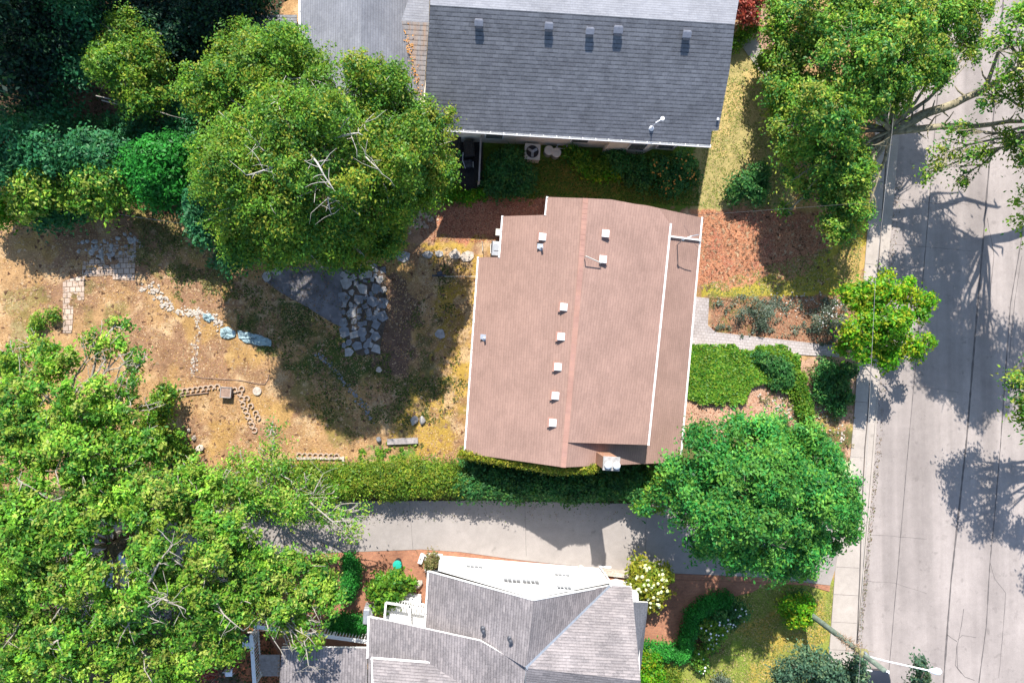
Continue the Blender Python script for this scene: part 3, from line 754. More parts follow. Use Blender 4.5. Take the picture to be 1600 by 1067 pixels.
for a, b in ((D0, G0), (G0, G1), (G1, G2), (G2, K), (K, B0)):
    a2 = a+(ctr-a)*.02; b2 = b+(ctr-b)*.02; a2.z = a.z-.02; b2.z = b.z-.02
    mb.poly([lo(a2), lo(b2), b2, a2])
mb.build('cheek_wall', 'brown_wall', du)
mb = MB()                                            # redder cap shingles along the ridge
for a, b in ((A_bot, A_top), (A_top, A_0)):
    n = int((b-a).length/.28); d = (b-a).normalized()
    for k in range(n):
        c = a+(b-a)*((k+.5)/n); mb.box(c+Vector((0, 0, .008+.003*(k % 2))), (.285, .30, .02), math.atan2(d.y, d.x))
mb.build('ridge_cap', 'shingle_ridge', rf, autouv=True)
mb = MB()
for a, b in ():
    n = int((b-a).length/.28); d = (b-a).normalized()
    for k in range(n): mb.box(a+(b-a)*((k+.5)/n)+Vector((0, 0, .035)), (.27, .3, .02), math.atan2(d.y, d.x))

gutter(hb, PLf.at(747, 402), PLf.at(726, 708)); gutter(hb, PLf.at(785, 338), PLf.at(780, 402)); gutter(hb, PLf.at(855, 308), PLf.at(852, 336))
gutter(hb, PR.at(1097, 340), PR.at(1063, 722)); gutter(du, PB.at(1048, 350), PD.at(1013, 695))
mb = MB(); mb.beam(PR.at(1046, 370)+Vector((0, 0, .1)), PR.at(1094, 376)+Vector((0, 0, .1)), .1, .08); mb.build('downpipe', 'white_trim', hb)
rzb = rotz(A_top, A_bot)
for px, py in ((847, 369), (880, 478), (876, 524), (871, 571), (867, 616), (863, 658)): roof_vent(rf, PLf.at(px, py+2), PLf.n, rzb)
for px, py in ((945, 366), (941, 406)): roof_vent(du, PD.at(px, py)+Vector((0, 0, .02)), None, rzb)
for px, py in ((846, 388), (757, 529)):
    p = PLf.at(px, py); mb = MB(); mb.lathe(p, [(.16, -.1), (.15, .03), (.06, .08), (.055, .42), (.03, .42)], 12); mb.box(p+Vector((-.05, .1, .03)), (.3, .4, .04), rzb); mb.build('plumbing_vent', 'galv', rf)
mb = MB(); a, b = PLf.at(914, 402)+Vector((0, 0, .35)), PD.at(937, 412)+Vector((0, 0, .3)); mb.tube([a, b], .035, 6); mb.tube([b, b-Vector((0, 0, .35))], .03, 6); mb.tube([a, a-Vector((0, 0, .4))], .03, 6); mb.build('antenna_arm', 'cream_metal', rf)
m1 = PR.at(1058, 383); mt = m1+Vector((-.1, .1, 1.35)); mb = MB()
mb.tube([m1, mt], .035, 8); mb.tube([mt, mt+Vector((.5, .2, .1)), mt+Vector((.95, .3, .02))], .03, 6); mb.lathe(mt-Vector((0, 0, .05)), [(.07, 0), (.09, .08), (.03, .15)], 10)
mb.build('service_mast', 'galv', rf)
# chimney
c0 = W(930, 705, 5.4); rz = R(-4); cx = Vector((math.cos(rz), math.sin(rz), 0)); cy = Vector((-cx.y, cx.x, 0)); cc = c0+cx*.42-cy*.33; cc.z = 0
mb = MB(); mb.box(cc+Vector((0, 0, 6.15)), (.84, .66, 3.1), rz); ch = mb.build('chimney', 'brick_wall', rf, autouv=True)
mb = MB(); mb.box(cc+Vector((0, 0, 7.74)), (.94, .76, .09), rz); mb.build('chimney_cap', 'stone_grey', rf, bevel=.02)
for s_ in (-.22, .25):
    mb = MB(); p = cc+cx*s_-cy*.06+Vector((0, 0, 7.78)); mb.lathe(p, [(.11, 0), (.11, .16), (.2, .17), (.19, .24), (.1, .31), (.03, .33)], 16); mb.build('chimney_pot', 'white_metal', rf, smooth=False)
# walls
wf = [(772, 410), (754, 690), (880, 712), (1035, 700), (1068, 352), (960, 322), (868, 322), (862, 350), (800, 352), (795, 410)]
def ground_of(px, py, h): p = W(px, py, h); return (p.x, p.y)
wp = [ground_of(758, 412, 3), ground_of(738, 698, 3), ground_of(880, 716, 6), ground_of(1048, 708, 2.8), ground_of(1080, 352, 2.8), ground_of(960, 324, 6), ground_of(868, 322, 4.6), ground_of(865, 350, 4.6), ground_of(798, 352, 3.4), ground_of(793, 414, 3.4)]
mb = MB()
for k in range(len(wp)):
    (x0, y0), (x1, y1) = wp[k], wp[(k+1) % len(wp)]
    z = lambda x, y: min(PLf.z(x, y), PR.z(x, y))-.2
    mb.poly([(x0, y0, -.2), (x1, y1, -.2), (x1, y1, z(x1, y1)), (x0, y0, z(x0, y0))][::-1])
wl_ = mb.build('wall', 'brown_wall', hb)
for k, (fr, z0) in enumerate(((.2, 1), (.45, 1), (.75, 1))):      # windows in the garden side wall
    a, b = Vector((*wp[0], 0)), Vector((*wp[1], 0)); c = a+(b-a)*fr; d = (b-a).normalized(); nrm = Vector((d.y, -d.x, 0)); nrm = nrm if nrm.x < 0 else -nrm
    mb = MB(); mb.box(c+nrm*.03+Vector((0, 0, 1.55)), (1.5, .08, 1.1), math.atan2(d.y, d.x)); o = mb.build('window', 'white_trim', wl_)
    mb = MB(); mb.box(c+nrm*.075+Vector((0, 0, 1.55)), (1.36, .02, .96), math.atan2(d.y, d.x)); mb.build('pane', 'glass', wl_)

# ---------------- the grey-roofed house to the north
hg = thing('large_house', 'big house with blue grey shingled roof, shade coloured into its south slope, and cream side wall, at the top edge', 'house', W(900, 100, 0))
PS = Plane((672, 8, 8.7), (1148, 38, 8.7), (1110, 227, 5.3)); PN = Plane((672, 8, 8.7), (1148, 38, 8.7), (1190, -175, 5.3))
r0, r1 = PS.at(672, 8), PS.at(1148, 38); nl, nr = PN.at(676, -215), PN.at(1186, -180)
S = [r0, r1, PS.at(1140, 110), PS.at(1125, 190), PS.at(1123, 203), PS.at(1112, 203), PS.at(1110, 227), PS.at(661, 200)]
rs = roof(hg, [S], 'shingle_grey_shaded'); rn = roof(hg, [[r0, r1, nr, nl]], 'shingle_pale_sunlit')  # one roof; sun and shade on its slopes put into two greys
gutter(hg, PS.at(661, 201), PS.at(1110, 228.5), .15)
WL_ = Plane((566, -150, 7.4), (563, 190, 7.4), (470, 150, 5.1)); WR_ = Plane((566, -150, 7.4), (563, 190, 7.4), (664, 160, 4.9))
w0, w1 = WL_.at(566, -190), WL_.at(562, 200)
a0 = WR_.at(627, 33)
LS = Plane(a0, a0+(r1-r0), WR_.at(660, 168)); LN = Plane(a0, a0+(r1-r0), WR_.at(648, -32))
roof(hg, [[w0, w1, WL_.at(470, 205), WL_.at(468, -190)]], 'shingle_pale_sunlit', 'wing_roof'); 
roof(hg, [[w0, w1, WR_.at(664, 205), WR_.at(660, 168), a0, WR_.at(650, -40), WR_.at(652, -190)]], 'shingle_pale_sunlit', 'wing_roof')
roof(hg, [[a0, LS.at(670, 36), LS.at(660, 172), WR_.at(660, 168)]], 'shingle_weathered', 'lower_roof'); roof(hg, [[a0, LS.at(670, 36), LN.at(672, -40), WR_.at(648, -32)]], 'shingle_pale_sunlit', 'lower_roof')
gutter(hg, WL_.at(467, -190), WL_.at(469, 140)); gutter(hg, W(663, 152, 5.0), W(660, 188, 5.0), .12)
mb = MB(); rng = random.Random(4)
for k in range(120):
    t = rng.random(); p = W(634+24*t+rng.gauss(0, 3.2), 55+100*t+rng.gauss(0, 12), 5.9-.75*t); mb.box(p, (rng.uniform(.03, .08), rng.uniform(.02, .06), .02), rng.uniform(0, 3))
tag(mb.build('fallen_leaves', 'flower_orange'), kind='stuff')
for px, py, s_ in ((748, 34, .5), (857, 39, .5), (921, 47, .5), (965, 45, .55), (1072, 52, .52)):
    p = PS.at(px, py+2); rz = rotz(r0, r1); M = Matrix.Rotation(rz, 3, 'Z')@Matrix.Rotation(math.acos(PS.n.z), 3, 'X'); n_ = PS.n; mb = MB(); mb.box(p+n_*.10, (s_*.8, s_*.8, .22), rot=M)
    mb.box(p+n_*.20, (s_*.95, s_*.62, .05), rot=M); v_ = mb.build('roof_vent', 'vent_grey', rs, bevel=.02); mb = MB(); mb.box(p+n_*.14+M@Vector((0, -s_*.42, 0)), (s_*.78, .12, .16), rot=M); mb.build('vent_mouth', 'dark_vent', rs)
m0 = PS.at(1018, 200); mb = MB(); mt = m0+Vector((.35, .2, 1.0)); mb.tube([m0, m0+Vector((0, 0, .9)), mt], .035, 8); mb.lathe(m0-Vector((0, 0, .05)), [(.18, 0), (.12, .1), (.05, .2)], 12); mb.lathe(mt-Vector((0, 0, .08)), [(.03, 0), (.13, .04), (.12, .1), (.04, .14)], 12)
mb.build('service_mast', 'white_metal', rs)
mb = MB(); mb.box(PS.at(1121, 187)+Vector((0, 0, .05)), (.12, .12, .12)); mb.build('roof_bracket', 'white_metal', rs)
wallp = [(655, 218), (942, 231), (941, 239), (1003, 241), (1020, 233), (1052, 235), (1056, 40), (1058, -60), (508, -90), (508, 160), (560, 175), (656, 180)]
hw = walls(hg, wallp, 5.1, 'cream_wall')
mb = MB(); e0, e1, e2 = [Vector((*W2(*p), 0)) for p in ((1054, 228), (1057, 132), (1060, 30))]
mb.poly([e0+Vector((0, 0, 5.1)), e2+Vector((0, 0, 5.1)), e1+Vector((0, 0, 8.3))]); mb.poly([e0+Vector((-.2, 0, 5.1)), e1+Vector((-.2, 0, 8.3)), e2+Vector((-.2, 0, 5.1))]); mb.build('gable_wall', 'cream_wall', hg)
for px in (770, 900, 985, 1030):
    fy = np.interp(px, [655, 942, 943, 1003, 1058], [218, 231, 239, 241, 235]); a = Vector((*W2(px-14, fy-.6), 0)); b = Vector((*W2(px+14, fy+.6), 0)); c = (a+b)/2
    mb = MB(); mb.box(c+Vector((0, -.03, 1.7)), (1.2, .1, 1.3), rotz(a, b)); mb.build('window', 'white_trim', hw); mb = MB(); mb.box(c+Vector((0, -.08, 1.7)), (1.05, .03, 1.15), rotz(a, b)); mb.build('pane', 'glass', hw)

# ---------------- the white house to the south
hs = thing('white_house', 'white stucco house with taupe shingled gables, at the bottom beside the driveway', 'house', W(840, 1000, 0))
AL = Plane((670, 892, 3.1), (665, 979, 3.1), (834, 937, 7.1)); rA = AL.at(834, 937); rB = W(822, 1043, rA.z)
AR = Plane(rA, rB, (953, 915, 3.3)); eR = AR.at(953, 915)
BN = Plane(eR, W(987, 917, eR.z), rB); k1 = BN.at(987, 917); k2 = BN.at(1001, 1063)
WW = Plane((577, 963, 3.0), (575, 1027, 3.0), (751, 1001, 5.7))
f1 = [AL.at(670, 892), AL.at(665, 980), AL.at(751, 1001), rB, rA]
f2 = [rA, rB, eR, AR.at(930, 919)]
f2b = [AR.at(930, 919), eR, W(953, 913, eR.z-.02), W(909, 908, eR.z-.12), W(909, 922, eR.z+.35)]
f3 = [eR, k1, k2, rB]
sd = W(1012, 1210, 3.6); sc_ = W(815, 1230, 3.4)
f4 = [rB, k2, sd, sc_]
f5 = [WW.at(577, 963), WW.at(751, 1001), WW.at(822, 1043), WW.at(810, 1130), WW.at(575, 1130), WW.at(575, 1027)]
PC = Plane((582, 1029, WW.at(671, 1036).z), (671, 1036, WW.at(671, 1036).z), (630, 1110, WW.at(671, 1036).z+2.0))
f6 = [PC.at(582, 1029), PC.at(671, 1036), PC.at(726, 1069), PC.at(790, 1109), PC.at(790, 1130), PC.at(584, 1130)]
for f, nm, mt_ in ((f1, 'roof', 'shingle_taupe'), (f2, 'roof', 'shingle_taupe'), (f3, 'roof', 'shingle_taupe'), (f4, 'roof', 'shingle_taupe'), (f5, 'wing_roof', 'shingle_taupe'), (f6, 'wing_roof', 'shingle_taupe')): last = roof(hs, [f], mt_, nm)
lr = roof(hs, [[W(911, 908, 3.0), W(952, 913, 3.0), W(931, 920, 3.9), W(909, 924, 3.9)]], 'shingle_taupe', 'lower_roof')
mb = MB()                                            # valley flashing and gutters
for a, b in ((eR, rB),): mb.beam(a+Vector((0, 0, .02)), b+Vector((0, 0, .02)), .22, .03)
mb.build('valley_flashing', 'galv', hs)
gutter(hs, AL.at(669, 892), AL.at(664, 979)); gutter(hs, BN.at(955, 915.5), BN.at(986, 917)); gutter(hs, WW.at(576, 963), WW.at(574, 1027)); gutter(hs, PC.at(580, 1028), PC.at(671, 1035))
mb = MB(); 
for a, b in ((WW.at(577, 963), AL.at(751, 1001)), (AL.at(670, 892), rA), (rA, AR.at(930, 919)), (PC.at(581, 1029), PC.at(584, 1130))): mb.beam(a+Vector((0, 0, -.02)), b+Vector((0, 0, -.02)), .07, .1)
mb.build('rake_trim', 'white_trim', hs)
porch_roof = roof(hs, [[W(990, 940, 2.9), W(1013, 941, 2.4), W(1001, 1046, 2.4), W(992, 1046, 2.9)]], 'shingle_slate', 'porch_roof')
for px, py in ((755, 982), (797, 997)):
    p = AL.at(px, py); mb = MB(); mb.lathe(p-Vector((0, 0, .1)), [(.17, 0), (.16, .15), (.08, .2), (.075, .5), (.12, .5), (.12, .56), (.02, .6)], 12); mb.build('plumbing_vent', 'dark_vent', hs)
g0 = W(686.5, 867); g1 = W(936, 887); gd = (g1-g0).normalized(); gn = Vector((gd.y, -gd.x, 0)); gn = gn if gn.y > 0 else -gn
# where the ridge runs over the front wall
ax = None; ra2, rb2 = rA, rB; dd = rb2-ra2; den = gd.x*dd.y-gd.y*dd.x; t = ((ra2.x-g0.x)*dd.y-(ra2.y-g0.y)*dd.x)/den; ax = g0+gd*t
mb = MB(); up = lambda p, z: Vector((p.x, p.y, z))
zl, zr, za = AL.z(g0.x, g0.y)-.22, AR.z(g1.x, g1.y)-.22, rA.z-.24
mb.poly([up(g1, -.2), up(g0, -.2), up(g0, zl), up(ax, za), up(g1, zr)])
back = -gn*3.6; b0 = g0+back; b1 = g1-gn*8
mb.poly([up(g0, -.2), up(b0, -.2), up(b0, zl), up(g0, zl)]); mb.poly([up(g1, -.2), up(g1, zr), up(b1, zr), up(b1, -.2)])
hwall = mb.build('wall', 'white_stucco', hs)
walls(hs, [(600, 975), (690, 960), (960, 900), (980, 905), (985, 1150), (600, 1130), (590, 1040)], 2.7, 'white_stucco', 'wall')
wpl = Plane(g0, g1, up(g0, 3)); 
class VP:                                              # a vertical wall plane hit by a pixel's ray
    def at(s, px, py):
        o = Vector((0, 0, D)); v = Q @ Vector(((px-CX)/F, -(py-CY)/F, -1)); return o+v*((g0-o).dot(gn)/v.dot(gn))
vp = VP(); ga = math.atan2(gd.y, gd.x)
for px, py, wd, hh in ((741, 886, 1.0, .75), (800, 908, 1.0, 1.0), (829, 910, 1.0, 1.0), (878, 899, .95, .7), (881, 919, .85, .8)):
    p = vp.at(px, py); mb = MB()
    mb.box(p+gn*.03+Vector((0, 0, hh/2)), (wd+.16, .07, .09), ga); mb.box(p+gn*.05-Vector((0, 0, hh/2)), (wd+.2, .12, .07), ga)
    for s_ in (-1, 1): mb.box(p+gn*.03+gd*s_*(wd/2+.03), (.09, .07, hh), ga)
    mb.box(p+gn*.025, (.05, .05, hh), ga)
    for q in (-.25, .25): mb.box(p+gn*.02+gd*q*wd, (.025, .04, hh), ga)
    win = mb.build('window', 'white_trim', hwall); mb = MB(); mb.box(p+gn*.006, (wd, .02, hh), ga); mb.build('pane', 'glass', hwall)
p = vp.at(908, 890); mb = MB(); mb.lathe(p+gn*.12+Vector((0, 0, -.1)), [(.16, -.14), (.17, 0), (.17, .14), (.05, .2)], 14); mb.box(p+gn*.05, (.5, .1, .3), ga); mb.build('wall_meter', 'cream_metal', hwall)
mb = MB(); a, b = vp.at(772, 893), vp.at(779, 913); mb.tube([a+gn*.06, b+gn*.06], .045, 8); mb.build('downpipe', 'white_trim', hs)
a = W(937, 887, 0); mb = MB(); mb.tube([a+gn*.08, Vector((a.x, a.y, 3.1))+gn*.08], .05, 8); mb.beam(a+gn*.1, a+gn*.1+gd*.75, .12, .1); mb.build('downpipe', 'white_trim', hs)
mb = MB(); a = W(668, 865, .3); mb.beam(a, a+gd*.95, .12, .12); mb.beam(a+gd*.9, a+gd*.9-gn*1.1, .1, .14); mb.build('rail', 'white_trim', hs)
# rear porch
po = thing('porch', 'white porch deck with slatted railing between the two roof edges of the white house', 'porch', W(632, 958, 0))
mb = MB(); mb.prism([ground_of(*p, 1.0) for p in ((601, 940), (665, 950), (664, 985), (598, 972))], .6, 1.0); mb.build('deck', 'white_stucco', po)
mb = MB(); mb.prism([ground_of(*p, .5) for p in ((620, 930), (658, 936), (657, 948), (616, 942))], .1, .5); mb.prism([ground_of(*p, .25) for p in ((626, 925), (658, 930), (657, 937), (620, 931))], -.05, .25); mb.build('steps', 'white_stucco', po)
for a, b in (((603, 941, 1.9), (601, 964, 1.9)), ((603, 941, 1.9), (664, 951, 1.9)), ((640, 946, 1.9), (640, 968, 1.9))):
    p, q = W(*a), W(*b); mb = MB(); mb.beam(p, q, .12, .08); n = int((q-p).length/.16)
    for k in range(n+1): c = p+(q-p)*(k/n); mb.box((c.x, c.y, 1.45), (.05, .05, .86))
    mb.beam(p-Vector((0, 0, .75)), q-Vector((0, 0, .75)), .08, .06); mb.build('railing', 'white_trim', po)
# flat grey garage roof and its trellis fence
gr = thing('garage', 'low garage with flat tree shaded grey roof, left of the white house', 'garage', W(500, 1045, 0))
gp = [W(440, 1011, 2.6), W(574, 1012, 2.8), W(572, 1180, 2.8), W(430, 1180, 2.6)]
roof(gr, [gp], 'shingle_taupe'); walls(gr, [ground_of(446, 1016, 2.6), ground_of(568, 1017, 2.8), ground_of(566, 1170, 2.8), ground_of(438, 1170, 2.6)], 2.45, 'white_stucco')
def fence(name, label, a, b, h, mat, style='board', post=2.2, group=None, cat='fence'):
    p, q = W(*a, 0), W(*b, 0); t = thing(name, label, cat, (p.x, p.y, 0), group); d = q-p; n = max(1, round(d.length/post)); rz = rotz(p, q)
    mb = MB(); L_ = d.length; sp = .15 if style == 'board' else .19
    k = 0
    while k*sp < L_: mb.box(p+d.normalized()*(k*sp+.06)+Vector((0, 0, h/2)), (.13 if style == 'board' else .05, .022, h-.12), rz); k += 1
    mb.build('boards', mat, t)
    mb = MB(); mb.beam(p+Vector((0, 0, h)), q+Vector((0, 0, h)), .1 if style == 'board' else .22, .05); mb.beam(p+Vector((0, 0, .3)), q+Vector((0, 0, .3)), .06, .09); mb.build('rail', mat, t)
    for k in range(n+1): mb = MB(); mb.box(p+d*(k/n)+Vector((0, 0, h/2)), (.12, .12, h+.1), rz); mb.build('post', mat, t)
    return t
fence('trellis_fence', 'white picket trellis fence running from the garage to the white house', (412, 960), (585, 984), 1.9, 'white_trim', 'picket')
fence('trellis_fence', 'white picket trellis fence turning down beside the dark steps', (405, 975), (410, 1050), 1.7, 'white_trim', 'picket')
fence('plank_fence', 'weathered plank fence between the black bins and the dark shrub', (750, 226), (747, 292), 1.5, 'timber_grey')
fence('plank_fence', 'brown board fence behind the long hedge, half covered by the leaning tree', (236, 744), (372, 742), .75, 'timber')
fence('plank_fence', 'dark board fence at the left of the grey house, under the big birch', (376, 30), (376, 130), 1.7, 'timber_grey')
sh = thing('shed', 'small slatted dark shed roof between the trees and the grey wing roof', 'shed', W(425, 45, 0))
mb = MB(); mb.prism([ground_of(*p, 2.3) for p in ((380, 28), (462, 28), (460, 60), (380, 60))], -.1, 2.15); mb.build('wall', 'timber_grey', sh)
mb = MB()
for k in range(8): mb.beam(W(378, 26+k*4.6, 2.3), W(464, 26+k*4.6, 2.3), .16, .04)
mb.build('roof', 'stone_slate', sh)
# ================================================================ TREES
# north-west: the big birch with pale limbs
tree('birch_tree', 'huge birch with pale exposed limbs, covering the corner between the grey house and the backyard', W(545, 285),
  [L(380, 105, 8, 1.9), L(345, 105, 6.5, 1.0), L(430, 88, 8.5, 1.7), L(352, 150, 8, 1.9), L(460, 130, 10, 2.6), L(540, 155, 10, 2.5), L(600, 150, 8.5, 1.7), L(645, 205, 8, 2.0), L(672, 258, 7, 1.6), L(600, 250, 10, 2.5), L(505, 235, 12, 3), L(420, 220, 11, 2.8), L(350, 230, 9, 1.8),
   L(400, 300, 10, 2.6), L(500, 320, 10, 2.6), L(590, 325, 8.5, 2.2), L(645, 305, 7, 1.6), L(540, 372, 7, 1.8), L(455, 365, 7.5, 2.0), L(400, 355, 7.5, 1.8), L(335, 290, 6.5, 1.3), L(360, 330, 6, 1.4), L(600, 370, 6, 1.2), L(500, 105, 7, .8), L(690, 240, 6, .9)],
  'birch', 101, leaf=.105, bark='bark_birch', r0=.34, nsat=5, dens=.72, clump=.34, perclump=66, twigs=5, twig_out=1.0, twig_r=.024, spread=.62,
  extra=[([(490, 240, 9), (520, 215, 12.6), (545, 185, 13.9)], 0.093), ([(480, 240, 9), (455, 205, 13.2), (432, 158, 13.4)], 0.081), ([(490, 240, 9), (483, 238, 12.8), (500, 262, 13.9), (520, 295, 13.6)], 0.081), ([(520, 214, 12.8), (560, 208, 13.7)], 0.093), ([(440, 240, 9), (425, 262, 13), (385, 274, 12.6)], 0.062), ([(560, 250, 9), (572, 246, 12.8), (592, 265, 12.9)], 0.056), ([(400, 220, 9), (412, 235, 12.6), (400, 225, 13)], 0.050), ([(510, 290, 9), (512, 310, 12.6), (518, 335, 12)], 0.050), ([(430, 300, 9), (422, 320, 12)], 0.043)])
tree('deciduous_tree', 'bluish green broad-leaved tree tucked under the lower left edge of the birch', W(390, 375),
  [L(345, 345, 4.5, 1.5), L(372, 385, 4, 1.3), L(325, 315, 5, 1.3), L(400, 370, 4, 1.2), L(350, 405, 3, .8), L(300, 330, 3.2, .8)], 'teal', 102, leaf=.15, r0=.16, clump=.34, perclump=42, spread=.65)
tree('deciduous_tree', 'yellow green tree standing alone between the dark conifers and the birch', W(250, 140),
  [L(200, 65, 4.8, 1.50), L(223, 100, 4.8, 1.23), L(190, 115, 5.1, 1.67), L(238, 145, 4.5, 1.02), L(215, 150, 4.5, 1.42), L(170, 85, 4.2, 1.08), L(250, 118, 3.9, 0.68), L(180, 50, 4.2, 0.84)], 'birch', 103, leaf=.12, r0=.2, clump=.34, perclump=50, dens=.85, spread=.65)
for k, (label, bx, by, lob) in enumerate((
  ('dark conifer in the top left corner of the photo', 60, 90, [L(30, 60, 2.7, 2.60), L(60, 60, 4.0, 2.00), L(10, 120, 2.7, 2.20), L(70, 130, 2.7, 2.20), L(40, 20, 2.7, 2.40)]),
  ('dark conifer between the corner conifer and the yellow green tree', 160, 60, [L(130, 30, 2.7, 2.20), L(110, 20, 4.0, 1.60), L(120, 90, 2.7, 2.00), L(150, 0, 2.7, 2.20), L(90, 170, 2.0, 1.40)]),
  ('dark conifer behind the top of the yellow green tree', 270, 40, [L(230, 10, 2.7, 2.20), L(280, 30, 2.7, 2.00), L(250, 50, 3.6, 1.20), L(300, 90, 2.2, 1.50), L(270, 60, 2.2, 1.80)]),
  ('dark conifer left of the slatted shed', 350, 10, [L(330, 0, 3.1, 2.20), L(370, -10, 3.1, 2.00), L(345, 20, 3.6, 1.30), L(315, 60, 2.2, 1.30), L(400, 10, 2.2, 1.10)]))):
    tree('conifer_tree', label, W(bx, by), lob, ('conifer', 'teal', 'conifer', 'conifer')[k], 110+k, leaf=.15, r0=.2, dens=1.1, clump=.5, perclump=30, flat=.3, mat='leaf_matt', spread=.9, twigs=2)
for k, (label, bx, by, lob, pal) in enumerate((
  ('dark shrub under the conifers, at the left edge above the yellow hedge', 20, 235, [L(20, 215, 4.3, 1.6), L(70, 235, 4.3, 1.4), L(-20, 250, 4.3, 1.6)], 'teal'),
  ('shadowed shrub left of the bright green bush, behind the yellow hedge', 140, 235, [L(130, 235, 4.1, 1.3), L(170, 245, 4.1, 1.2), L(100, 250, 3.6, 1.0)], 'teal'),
  ('bright green bush between the yellow shrubs and the birch', 235, 270, [L(235, 250, 4.9, 1.3), L(265, 275, 4.3, 1.2), L(230, 285, 4.1, 1.1), L(205, 262, 4.1, 1.0), L(255, 300, 3.5, 1.1), L(270, 235, 4.6, 1.1)], 'box'),
  ('yellow green shrub in the middle of the row above the backyard', 150, 290, [L(140, 275, 3.8, 1.2), L(180, 280, 3.8, 1.1), L(115, 300, 3.2, 1.0), L(160, 310, 3.2, 1.1), L(200, 300, 3.2, .9)], 'lime'),
  ('yellow tinged shrub near the left edge, above the backyard', 55, 295, [L(50, 285, 3.8, 1.2), L(75, 305, 3.2, 1.0), L(20, 285, 3.5, 1.1), L(40, 320, 2.9, .9)], 'lime'),
  ('small bright shrub at the left edge beside the shaded yard', 5, 335, [L(5, 333, 1.7, .6), L(-12, 325, 2.0, .7)], 'bright'),
  ('dark green shrub just under the left lower edge of the yellow row', 70, 330, [L(60, 335, 2.0, .7), L(90, 330, 2.0, .7), L(115, 328, 1.7, .6)], 'teal'))):
    shrub('shrub', label, lob, pal, 130+k, leaf=.15, dens=1.2, clump=.32, perclump=30)
for k, (bx, by, lob) in enumerate(((40, -120, [L(0, -140, 7.5, 2.4), L(60, -130, 8, 2.4), L(110, -150, 7, 2.0), L(-60, -60, 8, 2.4), L(-40, 10, 7.5, 2.0), L(-70, 80, 7, 2.2)]), (300, -160, [L(230, -160, 7.5, 2.0), L(290, -150, 8, 2.4), L(340, -140, 8, 1.8)]))):  # unseen trees added outside the frame so their shade darkens the corner
    tree('conifer_tree', ('unseen tall dark conifer added beyond the top left corner to shade the trees below it', 'unseen tall dark conifer added beyond the top edge to shade the gap left of the grey house')[k], W(bx, by), lob, 'conifer', 150+k, leaf=.22, r0=.25, dens=1.0, clump=.5, perclump=26, mat='leaf_matt', twigs=1)
shrub('shrub', 'shady bluish shrubs filling the gap between the yellow green tree and the birch', [L(245, 205, 2.4, 1.2), L(275, 195, 2.6, 1.0), L(285, 225, 2.6, 1.0), L(215, 212, 2.2, 1.1), L(180, 200, 1.6, .9), L(290, 165, 2.4, .9)], 'teal', 141, leaf=.13, dens=1.0, clump=.3)
shrub('shrub', 'low dark undergrowth below the corner conifer, above the yellow green row', [L(60, 200, 1.2, .9), L(110, 195, 1.2, .9), L(145, 205, 1.2, .8), L(20, 185, 1.2, .9)], 'teal', 142, leaf=.13, dens=.8, clump=.3)
shrub('shrub', 'bright green weeds at the foot of the birch, left of the black bins', [L(710, 303, .5, .5), L(735, 306, .4, .35), L(690, 300, .7, .6), L(752, 300, .4, .3)], 'bright', 140, leaf=.12)

# south-west: light green trees with thin pale branches
tree('locust_tree', 'leafy light green tree reaching over the dry lawn at the left, with one bare limb', W(120, 680),
  [L(40, 590, 6, 1.7), L(95, 560, 6, 1.2), L(150, 540, 5.5, 1.0), L(190, 555, 5, .9), L(60, 650, 7, 2), L(130, 640, 7, 1.8), L(20, 700, 7, 2.2), L(100, 710, 8, 2.2), L(170, 660, 6.5, 1.4), L(200, 610, 5.5, 1.0), L(220, 570, 5, .7), L(210, 690, 6, 1.6), L(170, 730, 7, 1.8),
   L(235, 640, 5, .8), L(180, 510, 5, .6), L(55, 540, 5, .8), L(15, 560, 5, 1.0)],
  'lime', 201, leaf=.135, bark='bark_pale', r0=.3, dens=.31, clump=.31, perclump=62, spread=.55, nsat=5, twigs=6, twig_out=1.05, extra=[([(105, 640, 5), (120, 610, 6), (150, 585, 6.3), (165, 562, 6.2)], .1)])
tree('locust_tree', 'wide light green tree in the lower left corner, thick with thin pale twigs', W(190, 830),
  [L(20, 790, 8, 2.3), L(90, 780, 8, 2.0), L(150, 790, 8, 1.6), L(20, 870, 8, 2.3), L(90, 850, 8.5, 2.0), L(60, 940, 7.5, 2.3), L(10, 1000, 7.5, 2.3), L(130, 910, 8.5, 1.9), L(150, 1000, 7.5, 2.2), L(80, 1030, 7.5, 2.2), L(210, 950, 8.5, 1.9), L(240, 880, 8.5, 1.5),
   L(230, 800, 8, 1.7), L(230, 1030, 7, 2.0), L(185, 960, 7, 1.5), L(170, 760, 7, 1.4), L(40, 830, 7, 1.8)],
  'lime', 202, leaf=.135, bark='bark_pale', r0=.33, dens=.31, clump=.31, perclump=62, spread=.55, nsat=5, twigs=6, twig_out=1.0, fork=W(180, 850, 4.2),
  extra=[([(190, 940, 7), (230, 915, 9), (248, 880, 9.6), (270, 850, 9.5)], .09), ([(200, 960, 7), (235, 945, 9.4), (262, 930, 9.6)], .07), ([(220, 950, 8), (255, 935, 9.2), (290, 952, 9.2)], .07), ([(120, 980, 7), (90, 1000, 9), (70, 1010, 9)], .07), ([(190, 950, 7), (150, 938, 9), (140, 945, 9.1)], .06)])
